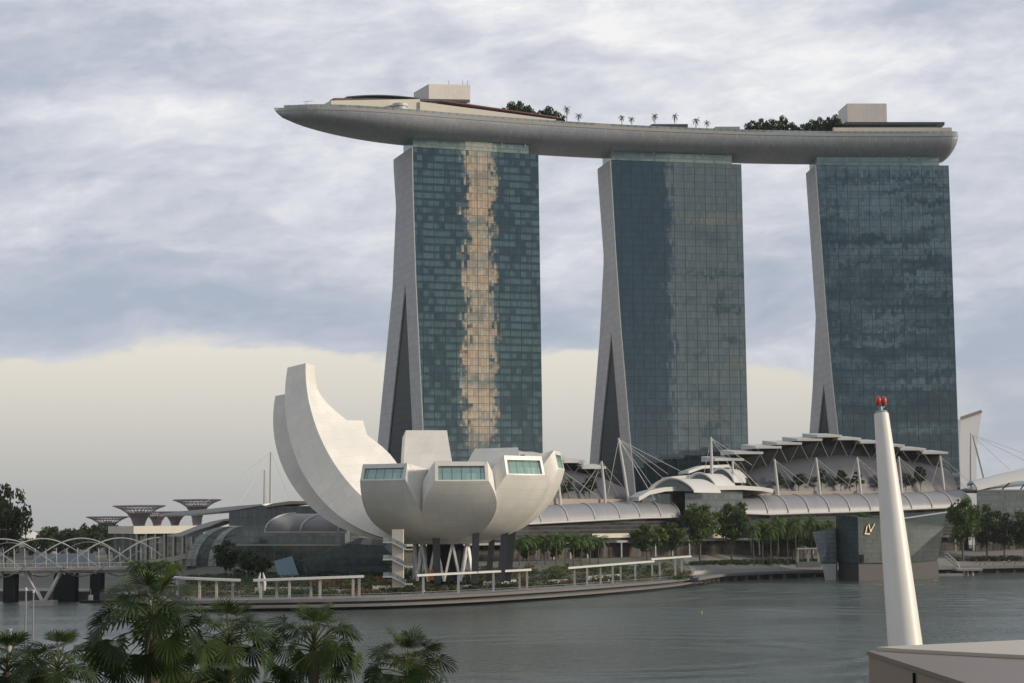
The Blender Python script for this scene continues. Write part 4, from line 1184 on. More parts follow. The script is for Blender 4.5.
# --- double helix footbridge
D = 526; br = thing('helix_footbridge', 'white steel footbridge of intertwined helix tubes crossing the channel on slanted legs', 'bridge', gp(44, D, 0))
zc, rr, per = zpx(60, 557.5, D), 5.2, gx(81, D) - gx(2, D)
xa, xb = gx(-90, D), gx(158, D); xpk = gx(1, D)
def yb(x): return D + 0.06 * (x - gx(44, D))
PERI = (gx(155, D) - gx(0, D))
for k, (r_, ph, dirn, rad) in enumerate(((rr, 0.0, 1, .19), (rr, math.pi / 2, 1, .19), (rr, math.pi, 1, .19), (rr, -math.pi / 2, 1, .19), (rr * .8, .3, -1, .13), (rr * .8, .3 + math.pi, -1, .13))):
    mb = MB(); pts = []
    for i in range(131):
        x = lerp(xa, xb, i / 130); t = dirn * (x - gx(3, D)) / PERI * 2 * math.pi + ph
        pts.append(Vector((x, yb(x) + r_ * math.sin(t), zc + r_ * math.cos(t))))
    mb.tube(pts, rad, 6); mb.build('helix_tube', 'bridge_steel', br, smooth=60)
zd = zpx(60, 567.5, D)
mb = MB(); secs = []
for i in range(20):
    x = lerp(xa, xb, i / 19); y = yb(x); secs.append([Vector((x, y - 3, zd)), Vector((x, y - 3, zd - .7)), Vector((x, y + 3, zd - .7)), Vector((x, y + 3, zd))])
mb.loft(secs); mb.build('deck', 'concrete', br)
for sgn in (-3, 3):
    mb = MB(); mb.tube([Vector((x, yb(x) + sgn, zd + 1.2)) for x in (xa, xb)], .05, 5)
    n_ = 70
    for i in range(n_ + 1): x = lerp(xa, xb, i / n_); mb.beam(Vector((x, yb(x) + sgn, zd)), Vector((x, yb(x) + sgn, zd + 1.2)), .06)
    mb.build('railing', 'white_steel', br)
for i in range(24):
    x = lerp(xa, xb, (i + .5) / 24)
    mb = MB(); y = yb(x); mb.tube([Vector((x, y - 3.1, zd)), Vector((x, y - 4.0, zc + 2.6))], .12, 5); mb.build('strut', 'white_steel', br)
    mb = MB(); mb.tube([Vector((x, y, zd - .7)), Vector((x + 2, y - 2.6, zc - 4.5))], .12, 5); mb.build('strut', 'white_steel', br)
mb = MB(); mb.sheet([[Vector((lerp(gx(22, D), gx(86, D), i / 6), yb(0) + 4.5, zd + .3)) for i in range(7)], [Vector((lerp(gx(22, D), gx(86, D), i / 6), yb(0) + 4.5, zd + 3.6)) for i in range(7)]], (0, .1, 0))
mb.build('blue_screen', 'blue_panel', br)
for pxc, dark_ in ((44.5, False), (-14, False)):
    xc = gx(pxc, D); y = yb(xc)
    for dx_ in (-1, 1):
        for dy_ in (-1.6, 1.6):
            mb = MB(); mb.tube([Vector((xc + dx_ * .3, y + dy_ * .5, 1.3)), Vector((xc + dx_ * 4.9, y + dy_, zd - .9))], .32, 8); mb.build('pier_leg', 'white_steel', br)
    mb = MB(); mb.box((xc, y, -2), (6.6, 5, 3.5)); mb.build('pier_base', 'concrete', br)
# road bridge behind, its shade painted into the near-black piers
rb_ = thing('road_bridge', 'low dark road bridge in the shade behind the helix footbridge', 'bridge', gp(40, 552, 0))
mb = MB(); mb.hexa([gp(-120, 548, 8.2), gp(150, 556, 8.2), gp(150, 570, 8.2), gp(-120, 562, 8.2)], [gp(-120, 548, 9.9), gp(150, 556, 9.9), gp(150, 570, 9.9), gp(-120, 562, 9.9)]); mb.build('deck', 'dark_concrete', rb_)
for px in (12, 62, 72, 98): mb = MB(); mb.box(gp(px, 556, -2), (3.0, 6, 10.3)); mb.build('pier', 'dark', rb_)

# --- the garden tree towers
def supertree(label, px, pyt, wpx, D, pyb=535):
    c_ = gp(px, D, 0); zt = at(px, pyt, D).z; rm = wpx / 2 / F * D
    root = thing('tree_tower', label, 'tower', (c_.x, c_.y, 8.5), 'flared garden tree towers')
    mb = MB(); mb.tube([c_ + Vector((0, 0, 8.4)), c_ + Vector((0, 0, zt - rm * .55)), c_ + Vector((0, 0, zt - rm * .2))], [rm * .24, rm * .17, rm * .20], 16); mb.build('trunk', 'purple_steel', root, smooth=40)
    fl = MB(); prof = [(0.18, -1.0), (.21, -.75), (.30, -.5), (.46, -.28), (.70, -.12), (1.0, 0.0)]
    n = 28
    for k in range(n):
        a0 = 2 * math.pi * k / n
        for sg in (1, -1):
            pts = [c_ + Vector((math.cos(a0 + sg * (r_ ** 1.5) * .22) * r_ * rm, math.sin(a0 + sg * (r_ ** 1.5) * .22) * r_ * rm, zt + h_ * rm)) for r_, h_ in prof]
            fl.tube(pts, .16, 4, caps=False)
    for r_, h_ in prof[2:]:
        fl.tube([c_ + Vector((math.cos(t / 36 * 2 * math.pi) * r_ * rm, math.sin(t / 36 * 2 * math.pi) * r_ * rm, zt + h_ * rm)) for t in range(37)], .2 if r_ < 1 else .35, 4, caps=False)
    fl.build('branch_canopy', 'purple_steel', root)
    mb = MB(); mb.loft([[c_ + Vector((math.cos(t / 28 * 2 * math.pi) * r_ * rm * .93, math.sin(t / 28 * 2 * math.pi) * r_ * rm * .93, zt + h_ * rm)) for t in range(28)] for r_, h_ in prof[:4]], caps=False)
    mb.build('planted_skin', 'purple_steel', root, smooth=60)
supertree('leftmost and lowest flared garden tree tower, above the dark trees', 107.5, 517, 41, 930)
supertree('large wide flared garden tree tower above the end of the flat roofed hall', 139, 506, 51, 900)
supertree('partly hidden garden tree tower between the two large ones', 157, 512, 34, 990)
supertree('small garden tree tower hidden behind the blade roof', 175, 512, 34, 960)
supertree('rightmost flared garden tree tower standing above the blade roof', 197, 500, 47, 940)
# tent roof far left
D = 800; tp = at(22, 525.5, D)
tn = thing('tent_roof', 'white tent roof among trees behind the bridge', 'tent', (tp.x, D, 9))
mb = MB(); secs = []
for px, py in ((4, 524), (20, 526), (30, 530), (39, 535), (42, 539)):
    a = at(px, py, D); secs.append([a + Vector((0, 0, .3)), a + Vector((0, -6, -4)), a + Vector((0, 12, -5))])
mb.loft(secs); mb.build('canvas', 'white', tn, smooth=40)
mb = MB(); mb.box((tp.x, D + 4, 8.5), (26, 8, 5)); mb.build('hall', 'grey_metal', tn)
# ------------------------------------------------------------------ pergolas, small things on the promenade
def pergola(label, px0, py0, px1, py1, cols, backs, off=7.0):
    def P_(px, extra=0.0):
        x = gx(px, 560)
        for _ in range(8): y = shore_y(x) + off + extra; x = gx(px, y)
        return Vector((x, y, 0))
    a, b_ = P_(px0), P_(px1)
    root = thing('pergola', label, 'shelter', ((a.x + b_.x) / 2, (a.y + b_.y) / 2, 2.75), 'white promenade shelters')
    secs = []
    for k in range(9):
        px = lerp(px0, px1, k / 8); q_ = P_(px); z = at(px, lerp(py0, py1, k / 8), q_.y).z; r_ = P_(px, 5.2)
        secs.append([up(q_, z), up(q_, z - .55), up(r_, z - .55), up(r_, z)])
    mb = MB(); mb.loft(secs); mb.build('roof', 'white', root)
    for px, ex_ in [(c_, 1.0) for c_ in cols] + [(c_, 4.2) for c_ in backs]:
        q_ = P_(px, ex_); z = at(px, lerp(py0, py1, (px - px0) / (px1 - px0)), q_.y).z
        mb = MB(); mb.box(up(q_, land_z(q_.x, q_.y) - .1), (.62, .62, z - land_z(q_.x, q_.y) - .35)); mb.build('post', 'shelter', root)
pergola('white flat roofed shelter on the promenade, partly hidden behind the biggest palm', 150, 576, 241, 579.5, (178, 200, 217), (233,))
pergola('white flat roofed shelter in front of the dark glass annex', 253.5, 579.5, 364, 575.5, (261, 289.5, 320, 353), (277, 311, 359))
pergola('white flat roofed shelter in front of the museum lattice', 417, 574.5, 531, 568.8, (423, 458, 493, 526.5), (519,))
pergola('white flat roofed shelter right of the museum, the longer of two adjoining', 568, 567.2, 654, 560.5, (586.5, 612, 634.5, 651.5), (574, 600, 620))
pergola('small white flat roofed shelter at the bend of the promenade', 651, 558.5, 691, 555.6, (674.5,), (659, 681), off=8)
# white frame kiosk
D = 742; c_ = gp(808, D, 3.0)
kb = thing('frame_kiosk', 'white open frame kiosk on the promenade left of the glass pavilion', 'kiosk', c_)
mb = MB(); x0_, x1_ = gx(797.5, D), gx(818.5, D); z0_, z1_ = zpx(808, 562, D), zpx(808, 548.5, D)
for x in (x0_, (x0_ + x1_) / 2, x1_):
    for y in (D, D + 3): mb.box((x, y, z0_), (.4, .4, z1_ - z0_ - .3))
mb.build('frame', 'white', kb)
mb = MB(); mb.box(((x0_ + x1_) / 2, D + 1.5, z1_ - .3), (x1_ - x0_ + .8, 4, .5)); mb.build('roof', 'white', kb)
mb = MB(); mb.box(((x0_ + x1_) / 2, D + 1.5, z0_ - 2), (x1_ - x0_ + 1, 4.2, 2.05)); mb.build('floor', 'concrete', kb)
# landing stage right of the pavilion
D = 735
ld = thing('landing_stage', 'grey landing stage with a stepped gangway at the right foot of the glass pavilion', 'jetty', gp(950, D, 0))
mb = MB(); mb.box(gp(947, D, -.6), (10, 5, 1.5)); mb.build('pontoon', 'concrete', ld)
mb = MB(); mb.beam(at(945, 556, D + 2), at(957, 566, D + 2), 1.8, .5); mb.build('gangway', 'white_steel', ld)
mb = MB(); mb.tube([at(944, 553.5, D + 1), at(947, 553, D + 1), at(958, 563, D + 1), at(960, 569, D + 1)], .12, 5); mb.build('handrail', 'white_steel', ld)
for px in (962, 966, 971): mb = MB(); mb.tube([gp(px, D + 6, -2), gp(px, D + 6, 2.6)], .45, 8); mb.build('pile', 'white', ld)
mb = MB(); mb.box(gp(966, D + 8, 1.9), (10, 8, .8)); mb.build('landing_deck', 'concrete', ld)
# sculpture
D = 507; sc_ = gp(262, D, 0); z = land_z(sc_.x, D)
scu = thing('sculpture', 'small white two lobed sculpture on the promenade behind the shelters', 'sculpture', (sc_.x, D, z))
zt = zpx(262, 572.5, D)
for sg in (-1, 1):
    mb = MB(); hh = zt - z
    mb.loft([[Vector((sc_.x + sg * (.25 + .95 * r_ * (.5 + .5 * math.cos(t))), D + .9 * r_ * math.sin(t), z + h_ * hh)) for t in [k * math.pi / 6 for k in range(12)]] for r_, h_ in ((.25, 0), (.75, .2), (1, .5), (.8, .78), (.2, 1.0))])
    mb.build('lobe', 'white', scu, smooth=60)
# boat
D = 545; bo = gp(93, D, 0)
bt = thing('boat', 'tiny dark open boat by the sea wall left of the palms', 'boat', bo)
mb = MB(); mb.loft([[bo + Vector((x, w_, .75)), bo + Vector((x, w_ * .6, -.2)), bo + Vector((x, -w_ * .6, -.2)), bo + Vector((x, -w_, .75))] for x, w_ in ((-3.4, .7), (-1.5, 1.1), (1.0, 1.1), (2.6, .7), (3.6, .08))]); mb.build('hull', 'dark_steel', bt)
mb = MB(); mb.box(bo + Vector((-.4, 0, .7)), (1.1, 1.0, 1.5)); mb.build('wheelhouse', 'white', bt)
mb = MB(); mb.tube([bo + Vector((-.4, 0, 2)), bo + Vector((-.4, 0, 4))], .06, 5); mb.build('mast_pole', 'white_steel', bt)
# buoy
D = zpx(0, 0, 1) and 39900.0 / (612 - 523); by = gp(700, D, 0)
bu = thing('buoy', 'small orange buoy floating on the open water', 'buoy', by)
mb = MB(); mb.tube([by + Vector((0, 0, -.2)), by + Vector((0, 0, .15)), by + Vector((0, 0, .45)), by + Vector((0, 0, .6))], [.12, .22, .15, .04], 10); mb.build('float', mat('orange_float', (.6, .42, .04), .5), bu)
mb = MB(); mb.tube([by + Vector((0, 0, .55)), by + Vector((0, 0, .9))], .05, 5); mb.build('pin', 'dark_steel', bu)

# ------------------------------------------------------------------ people
def person_mesh(name, pose, top):
    me = bpy.data.meshes.new(name)
    J = dict(pel=(0, 0, .93, .14), chest=(0, 0, 1.28, .155), neck=(0, 0, 1.47, .06), head=(0, -.01, 1.56, .085), crown=(0, 0, 1.68, .075),
             hl=(-.10, 0, .88, .095), kl=(-.11, -pose * .12, .49, .065), al=(-.11, pose * .1, .08, .05), tl=(-.12, pose * .1 - .16, .03, .04),
             hr=(.10, 0, .88, .095), kr=(.11, pose * .16, .49, .065), ar=(.11, pose * .34, .09, .05), tr=(.12, pose * .34 - .16, .04, .04),
             sl=(-.20, 0, 1.38, .07), el_=(-.25, pose * .12, 1.10, .045), wl=(-.25, pose * .02 - .06, .86, .035), fl=(-.25, -.10, .77, .03),
             sr=(.20, 0, 1.38, .07), er=(.25, -pose * .10, 1.10, .045), wr=(.25, -pose * .22 - .05, .87, .035), fr=(.25, -pose * .25 - .09, .79, .03))
    ks = list(J); ix = {k: i for i, k in enumerate(ks)}
    E = [('pel', 'chest'), ('chest', 'neck'), ('neck', 'head'), ('head', 'crown'), ('pel', 'hl'), ('hl', 'kl'), ('kl', 'al'), ('al', 'tl'), ('pel', 'hr'), ('hr', 'kr'), ('kr', 'ar'), ('ar', 'tr'),
         ('chest', 'sl'), ('sl', 'el_'), ('el_', 'wl'), ('wl', 'fl'), ('chest', 'sr'), ('sr', 'er'), ('er', 'wr'), ('wr', 'fr')]
    me.from_pydata([J[k][:3] for k in ks], [(ix[a], ix[b_]) for a, b_ in E], [])
    o = bpy.data.objects.new('tmp', me); COL.objects.link(o)
    sk = o.modifiers.new('skin', 'SKIN'); sk.use_smooth_shade = True
    for k in ks: v = me.skin_vertices[0].data[ix[k]]; v.radius = (J[k][3], J[k][3]); v.use_root = (k == 'pel')
    ss = o.modifiers.new('sub', 'SUBSURF'); ss.levels = 1
    dg = bpy.context.evaluated_depsgraph_get()
    ev = bpy.data.meshes.new_from_object(o.evaluated_get(dg))
    bpy.data.objects.remove(o); ev.name = name
    ev.materials.clear()
    for m_ in ('trousers', top, 'skin', 'hair'): ev.materials.append(M[m_])
    for p in ev.polygons:
        c_ = p.center
        p.material_index = 3 if (c_.z > 1.64 or (c_.z > 1.53 and c_.y > .02)) else 2 if (c_.z > 1.46 or (abs(c_.x) > .2 and c_.z < 1.12)) else 1 if c_.z > .95 else 0
    return ev
PM = {(t, s): person_mesh('person_body', s, t) for t, s in (('shirt', 1), ('shirt_red', 0), ('shirt_dark', 1))}
def person(label, px, off, top, s, rz):
    x = gx(px, 560)
    for _ in range(8): y = shore_y(x) + off; x = gx(px, y)
    o = bpy.data.objects.new('person', PM[(top, s)]); COL.objects.link(o)
    o.location = (x, y, max(2.72, land_z(x, y))); o.rotation_euler = (0, 0, rz)
    tag(o, label, 'person', 'people on the promenade')
person('person in a pale top on the promenade, left of two below the museum lattice', 424, 3, 'shirt', 1, 1.4)
person('person in dark clothes on the promenade, right of two below the museum lattice', 431, 4, 'shirt_dark', 1, -1.4)
person('person in a pale top standing under the longer shelter right of the museum', 608, 4, 'shirt', 1, .4)
person('person in dark clothes by the railing at the small shelter at the bend', 672, 5, 'shirt_dark', 1, 2)
person('person in a red top walking on the deck right of the small shelter', 701, 14, 'shirt_red', 0, 1.2)
person('person in a red top on the promenade right of the glass pavilion', 984, 8, 'shirt_red', 0, 0)
person('person in a pale top on the promenade at the right edge', 1003, 9, 'shirt', 1, 1)
person('person in dark clothes on the promenade near the right edge', 1014, 7, 'shirt_dark', 1, 1.8)

for i, (px, off) in enumerate(((975, 12), (979, 9), (988, 12), (992, 8), (997, 13), (1008, 11), (1019, 10), (1021, 13))):
    person('person in the small crowd before the dark hall at the right edge', px, off, ('shirt_red', 'shirt_dark', 'shirt')[i % 3], (0, 1, 1)[i % 3], i * 1.3)
# ------------------------------------------------------------------ trees
def leaf_quad(mb, c_, n_, s, rnd, rng, asp=1.6):
    a = n_.orthogonal().normalized(); a.rotate(Matrix.Rotation(rng.random() * 6.28, 3, n_)); b_ = n_.cross(a)
    a *= s * .5 * asp; b_ *= s * .5
    i = len(mb.v); mb.v += [c_ - a, c_ - b_ * .9, c_ + a, c_ + b_ * .9]
    mb.f.append([i, i + 1, i + 2, i + 3]); mb.mi.append(0); mb.rnd.append(rnd)
def tree_proto(name, seed, H, cr, z0, nclump, nleaf, ls, leaf='leaf', trunk_r=.3, flat=1.0, bark='bark'):
    rng = random.Random(seed)
    root = thing(name, 'x', 'tree')
    cz = (H + z0) / 2; rz = (H - z0) / 2
    cl = []
    for k in range(nclump):
        while True:
            v = Vector((rng.uniform(-1, 1), rng.uniform(-1, 1), rng.uniform(-1, 1)))
            if .25 < v.length < 1: break
        v *= rng.uniform(.75, 1.0)
        wob = 1 + .28 * noise.noise(v * 1.7 + Vector((seed, 0, 0)))
        c_ = Vector((v.x * cr * wob, v.y * cr * wob, cz + v.z * rz * wob)); cl.append((c_, cr * rng.uniform(.20, .36), rng.random()))
    tb = MB(); tb.tube([(0, 0, -.4), (0.05 * H * rng.uniform(-.5, .5), 0, z0 * .6), (.03 * H * rng.uniform(-1, 1), .02 * H, cz)], [trunk_r * 1.25, trunk_r, trunk_r * .5], 8)
    for c_, r_, q_ in rng.sample(cl, min(9, len(cl))): tb.tube([(0, 0, z0 * rng.uniform(.75, 1.1)), Vector((c_.x * .5, c_.y * .5, (z0 + c_.z) * .5 + .1 * rz)), c_], [trunk_r * .5, trunk_r * .32, trunk_r * .12], 5)
    tb.build('trunk', bark, root)
    cb = MB()
    for c_, r_, q_ in cl:
        for k in range(nleaf):
            while True:
                v = Vector((rng.uniform(-1, 1), rng.uniform(-1, 1), rng.uniform(-1, 1)))
                if v.length < 1: break
            p = c_ + Vector((v.x * r_, v.y * r_, v.z * r_ * .62 * flat))
            n_ = (Vector((rng.gauss(0, .6), rng.gauss(0, .6), rng.gauss(.5, .5)))).normalized()
            leaf_quad(cb, p, n_, ls * rng.uniform(.6, 1.25), min(1, max(0, q_ * .65 + rng.random() * .35)), rng)
    cb.build('crown', leaf, root, fix=False)
    return root
def feather_palm(name, seed, H, fl, nf=15, leaf='leaf_palm', nseg=9):
    rng = random.Random(seed); root = thing(name, 'x', 'palm')
    tb = MB(); lean = rng.uniform(-.4, .4)
    tb.tube([(0, 0, -.4), (lean * .3, 0, H * .5), (lean, 0, H)], [.26, .19, .15], 8); tb.build('trunk', 'palm_bark', root)
    cb = MB(); top = Vector((lean, 0, H))
    for k in range(nf):
        a = k * 2.4 + rng.uniform(-.2, .2); e0 = lerp(1.35, -.15, (k + .5) / nf); L = fl * rng.uniform(.85, 1.1)
        d = Vector((math.cos(a), math.sin(a), 0)); p = top.copy(); ang = e0; side = Vector((-d.y, d.x, 0)); rn = rng.random()
        for i in range(nseg):
            ang -= (1.5 + .4 * rng.random()) / nseg
            q_ = p + (d * math.cos(ang) + Vector((0, 0, math.sin(ang)))) * (L / nseg)
            w_ = fl * .26 * math.sin(math.pi * (i + 1) / (nseg + 1.3)) ** .6
            up_ = (d * -math.sin(ang) + Vector((0, 0, math.cos(ang))))
            for sg in (-1, 1):
                for jj in range(2):
                    o_ = p.lerp(q_, jj * .5); o2 = p.lerp(q_, jj * .5 + .42); tip = p.lerp(q_, jj * .5 + .75) + side * sg * w_ - up_ * w_ * .35 - Vector((0, 0, .1 * w_))
                    ii = len(cb.v); cb.v += [o_, o2, tip]; cb.f.append([ii, ii + 1, ii + 2]); cb.mi.append(0); cb.rnd.append(min(1, rn * .6 + rng.random() * .4))
            p = q_
    cb.build('crown', leaf, root, fix=False)
    return root
used = set()
def place(proto, label, loc, s=(1, 1, 1), rz=0.0, group=None):
    o = proto if proto.name not in used else copy_tree(proto)
    used.add(proto.name)
    o.location = loc; o.scale = s; o.rotation_euler = (0, 0, rz); o['label'] = label
    if group: o['group'] = group
    elif 'group' in o: del o['group']
    return o
rt = random.Random(3)
PA = tree_proto('broadleaf_tree', 1, 16, 6.5, 4.5, 46, 60, .75)
PB = tree_proto('broadleaf_tree', 2, 14, 6.5, 3.2, 44, 60, .75)
PD = tree_proto('broadleaf_tree', 5, 16, 8, 2.5, 46, 56, .85, 'leaf_dark', .4)
PF = tree_proto('broadleaf_tree', 6, 15, 7.5, 2.0, 36, 46, 1.0, 'leaf_far', .4)
PT = tree_proto('terrace_tree', 8, 7, 2.9, 1.8, 26, 34, .6, 'leaf_dark', .14)
PT2 = tree_proto('terrace_tree', 12, 7, 3.0, 1.8, 16, 34, .55, 'leaf_dark', .14, .6)
PS = tree_proto('roof_tree', 9, 8.4, 4.8, .8, 34, 36, .75, 'leaf_dark', .16)
PP = feather_palm('palm_tree', 4, 9.5, 4.8, 24, 'leaf')
PP2 = feather_palm('palm_tree', 14, 9.0, 4.4, 22, 'leaf')
PRP = feather_palm('roof_palm', 5, 5.2, 2.4, 12, 'leaf_dark')
def tree_at(proto, label, px, pyt, wpx, D, zb, protoH, protoR, group=None):
    p = gp(px, D, zb); zt = at(px, pyt, D).z; s = (zt - zb) / protoH; sx = wpx / 2 / F * D / protoR
    return place(proto, label, p, (sx, sx, s), rt.random() * 6.28, group)
G_ = 'broad trees along the mall front'
tree_at(PD, 'large dark tree standing taller than the bridge at the left edge', 6, 486, 47, 575, 8.0, 16, 8)
for i, (px, py, w_) in enumerate(((34, 540, 20), (49, 528, 26), (63, 532, 22), (76, 530, 26), (92, 525.5, 28), (108, 527, 26), (122, 530, 20))):
    tree_at(PF, ORD[i] + ' from the left of the green trees behind the footbridge', px, py - 3.5, w_ * 1.15, 760 + 12 * (i % 3), 8.6, 15, 7.5, 'trees behind the footbridge')
tree_at(PD, 'dark bushy tree standing before the rounded glass end of the vaulted hall', 226, 541, 33, 560, 6.5, 16, 8)
tree_at(PD, 'lower dark tree to the right of the bushy tree at the vaulted hall', 249, 551, 28, 556, 6.5, 16, 8)
tree_at(PD, 'low dark tree nearest the slanted blue panel', 262, 556, 20, 552, 6.5, 16, 8)
for i, px in enumerate((136, 147, 160, 172)):
    p = gp(px, 520, land_z(gx(px, 520), 520)); zt = at(px, 556 + (i % 2) * 2, 520).z; k = (zt - p.z) / 11.5
    place(PP2, ORD[i] + ' from the left of the small feathery palms above the biggest fan palm', p, (1.1, 1.1, k), rt.random() * 6, 'feathery palms behind the left shelter')
tree_at(PB, 'low wide tree right of the palm row, behind the longer shelter', 647, 523, 38, 694, 7.5, 14, 6.5, G_)
tree_at(PB, 'mid height tree between the low wide tree and the tall pair', 671, 521, 32, 708, 7.5, 14, 6.5, G_)
tree_at(PA, 'left tree of the tall pair before the glazed centre of the mall', 699.5, 502, 40, 728, 7.5, 16, 6.5, G_)
tree_at(PA, 'right tree of the tall pair before the glazed centre of the mall', 731, 501, 36, 745, 7.5, 16, 6.5, G_)
tree_at(PA, 'bright green round tree at the right end of the glass pavilion', 962, 496, 40, 782, 5.5, 16, 6.5, G_)
tree_at(PD, 'dark tree behind and right of the bright green round tree', 986, 505, 36, 800, 6, 16, 8, G_)
tree_at(PD, 'dark tree before the dark hall, second from the right edge', 1004, 512, 34, 800, 6, 16, 8, G_)
tree_at(PD, 'dark tree before the dark hall at the right edge', 1024, 511, 36, 802, 6, 16, 8, G_)
tree_at(PB, 'green tree peeping over the right roof of the glass pavilion', 920, 514, 34, 760, 5, 14, 6.5, G_)
tree_at(PB, 'green tree peeping over the glass pavilion just left of the white pole', 866, 511, 30, 752, 5, 14, 6.5, G_)
def palm_row(cols, D0, D1, pyt, zb, lab, grp):
    for i, px in enumerate(cols):
        D = lerp(D0, D1, i / (len(cols) - 1)) + rt.uniform(-4, 4); p = gp(px, D, zb); zt = at(px, pyt + rt.uniform(-3, 3), D).z
        place(PP if i % 2 else PP2, lab % ORD[i], p, (1, 1, (zt - zb) / 10.8), rt.random() * 6.28, grp)
palm_row((519, 528, 537, 545, 556, 565, 573, 581, 590, 598), 622, 655, 533.5, 7.0, '%s palm from the left in the row right of the museum', 'palms right of the museum')
palm_row((753, 762, 770, 778, 787, 795, 803, 811, 819, 827), 738, 760, 520, 5.0, '%s palm from the left in the row left of the glass pavilion', 'palms left of the glass pavilion')
for i, (px, py, w_) in enumerate(((772, 524, 30), (792, 522, 30), (812, 521, 30), (830, 519, 26))):
    tree_at(PB, ORD[i] + ' from the left of the bushy trees behind the palms left of the pavilion', px, py, w_, 764 + 3 * i, 6.5, 14, 6.5, 'bushy trees behind the right palms')
for i, (px, py, w_) in enumerate(((526, 537, 26), (552, 536, 26), (580, 538, 26))):
    tree_at(PB, ORD[i] + ' from the left of the bushy trees behind the palms beside the museum', px, py, w_, 650 + 5 * i, 7.5, 14, 6.5, 'bushy trees behind the left palms')
tg = 'small trees on the mall terrace'
for i, (px, py) in enumerate(((563, 486), (585, 480), (607, 480))):
    q_ = wall_pt(px, 20.5)[0]; z = 30.3; zt = at(px, py - 2, q_.y).z
    place((PT, PT2, PT)[i], ORD[i] + ' from the left of the small terrace trees right of the museum', (q_.x, q_.y, z), (1, 1, (zt - z) / 7), rt.random() * 6, tg)
for i, (px, py) in enumerate(((757, 478), (768, 480), (799, 474.5), (818, 476), (841, 469), (861, 472), (877, 473), (906, 474), (927, 475), (942, 468.5))):
    q_ = wall_pt(px, 18.5)[0]; z = 33.6; zt = at(px, py - 2, q_.y).z
    place((PT2, PT)[i % 2], ORD[i] + ' from the left of the terrace trees on the right mall wing', (q_.x, q_.y, z), (1, 1, max(.4, (zt - z) / 7)), rt.random() * 6, tg)
# planting on the sky deck
def deck_tree(proto, label, px, pyt, off, hh, wid, grp):
    x, p, nrm = solve_x(px, off, Zr); zt = at(px, pyt - 2, p.y).z
    k_ = rt.uniform(.78, 1.3) if proto is PS else 1.0
    place(proto, label, p, (wid * k_ * rt.uniform(.9, 1.25), wid * k_, (zt - Zr) / hh * rt.uniform(.8, 1.12)), rt.random() * 6, grp)
for i, (px, py) in enumerate(((512, 103), (520, 101), (529, 106), (541, 107), (549, 105), (557, 109))):
    deck_tree(PS, ORD[i] + ' from the left of the bushy roof garden trees above the left tower', px, py, -4 + 3 * (i % 2), 8, .85, 'roof garden trees above the left tower')
for i, (px, py) in enumerate(((753, 121), (762, 117), (772, 118.5), (783, 117), (792, 121))):
    deck_tree(PS, ORD[i] + ' from the left in the left roof garden clump by the right tower', px, py, -6 + 3 * (i % 2), 8, .8, 'roof garden clump, left')
for i, (px, py) in enumerate(((804, 122), (812, 119), (820, 118), (829, 113.5), (836, 117))):
    deck_tree(PS, ORD[i] + ' from the left in the roof garden clump beside the right plant room', px, py, -6 + 3 * (i % 2), 8, .8, 'roof garden clump, right')
for i, (px, py) in enumerate(((567, 109.5), (579, 114), (622, 118), (632, 118), (655, 117), (675, 117.5), (696, 119), (707, 121))):
    deck_tree(PRP, ORD[i] + ' from the left of the lone palms along the sky deck', px, py, -13, 6.0, .9, 'lone palms on the sky deck')
for lab, pa_, pz_ in (('low dark hedge on the sky deck right of the two leftmost lone palms', 583, 618), ('low dark hedge on the sky deck left of the right garden clumps', 712, 750), ('low dark hedge on the sky deck beside the right plant room', 838, 850)):
    mb = MB(); rh = random.Random(int(pa_))
    for k in range(int((pz_ - pa_) * 9)):
        px = rh.uniform(pa_, pz_); x, p, nrm = solve_x(px, -13.5 + rh.uniform(-1, 1), Zr)
        leaf_quad(mb, p + Vector((0, 0, rh.random() * (1.0 + .8 * noise.noise(Vector((px * .2, 0, 0)))))), Vector((rh.gauss(0, .5), rh.gauss(-.3, .5), .7)).normalized(), .6, rh.random(), rh)
    tag(mb.build('hedge', 'leaf_dark', fix=False), lab, 'hedge', None, 'thing')
# planting between promenade and museum: nobody could count it
sb = MB(); rg = random.Random(11)
def shrub(x, y, r_, h_, q_):
    z = land_z(x, y)
    for k in range(int(26 * r_)):
        v = Vector((rg.gauss(0, .45) * r_, rg.gauss(0, .45) * r_, rg.random() ** .7 * h_))
        leaf_quad(sb, Vector((x, y, z)) + v, Vector((rg.gauss(0, .5), rg.gauss(-.3, .5), .7)).normalized(), rg.uniform(.3, .6), min(1, max(0, q_ + rg.uniform(-.2, .2))), rg)
for k in range(950):
    px = rg.uniform(186, 690); x = gx(px, 520); y0_ = shore_y(x); kq = kk(Vector((x, y0_, 0)))
    y = y0_ + rg.choice((18, 21, 26, 32, 38, 44, 50, 56, 64, 72)) * kq + rg.uniform(-1.5, 1.5); x = gx(px, y)
    q_ = noise.noise(Vector((x * .06, y * .1, 0))) + .45
    shrub(x, y, rg.uniform(1.0, 2.2), rg.uniform(.7, 1.9), q_)
for k in range(130):
    px = rg.uniform(690, 820); x = gx(px, 740); y = shore_y(x) + rg.uniform(17, 22); x = gx(px, y); shrub(x, y, 1.6, 1.3, .35)
for k in range(70):
    px = rg.uniform(950, 1040); x = gx(px, 800); y = shore_y(x) + rg.uniform(14, 18); x = gx(px, y); shrub(x, y, 1.6, 1.6, .3)
tag(sb.build('shrub_planting', 'leaf_shrub', fix=False), 'mixed green and reddish shrub planting between the promenade and the museum', 'shrubs', kind='stuff')
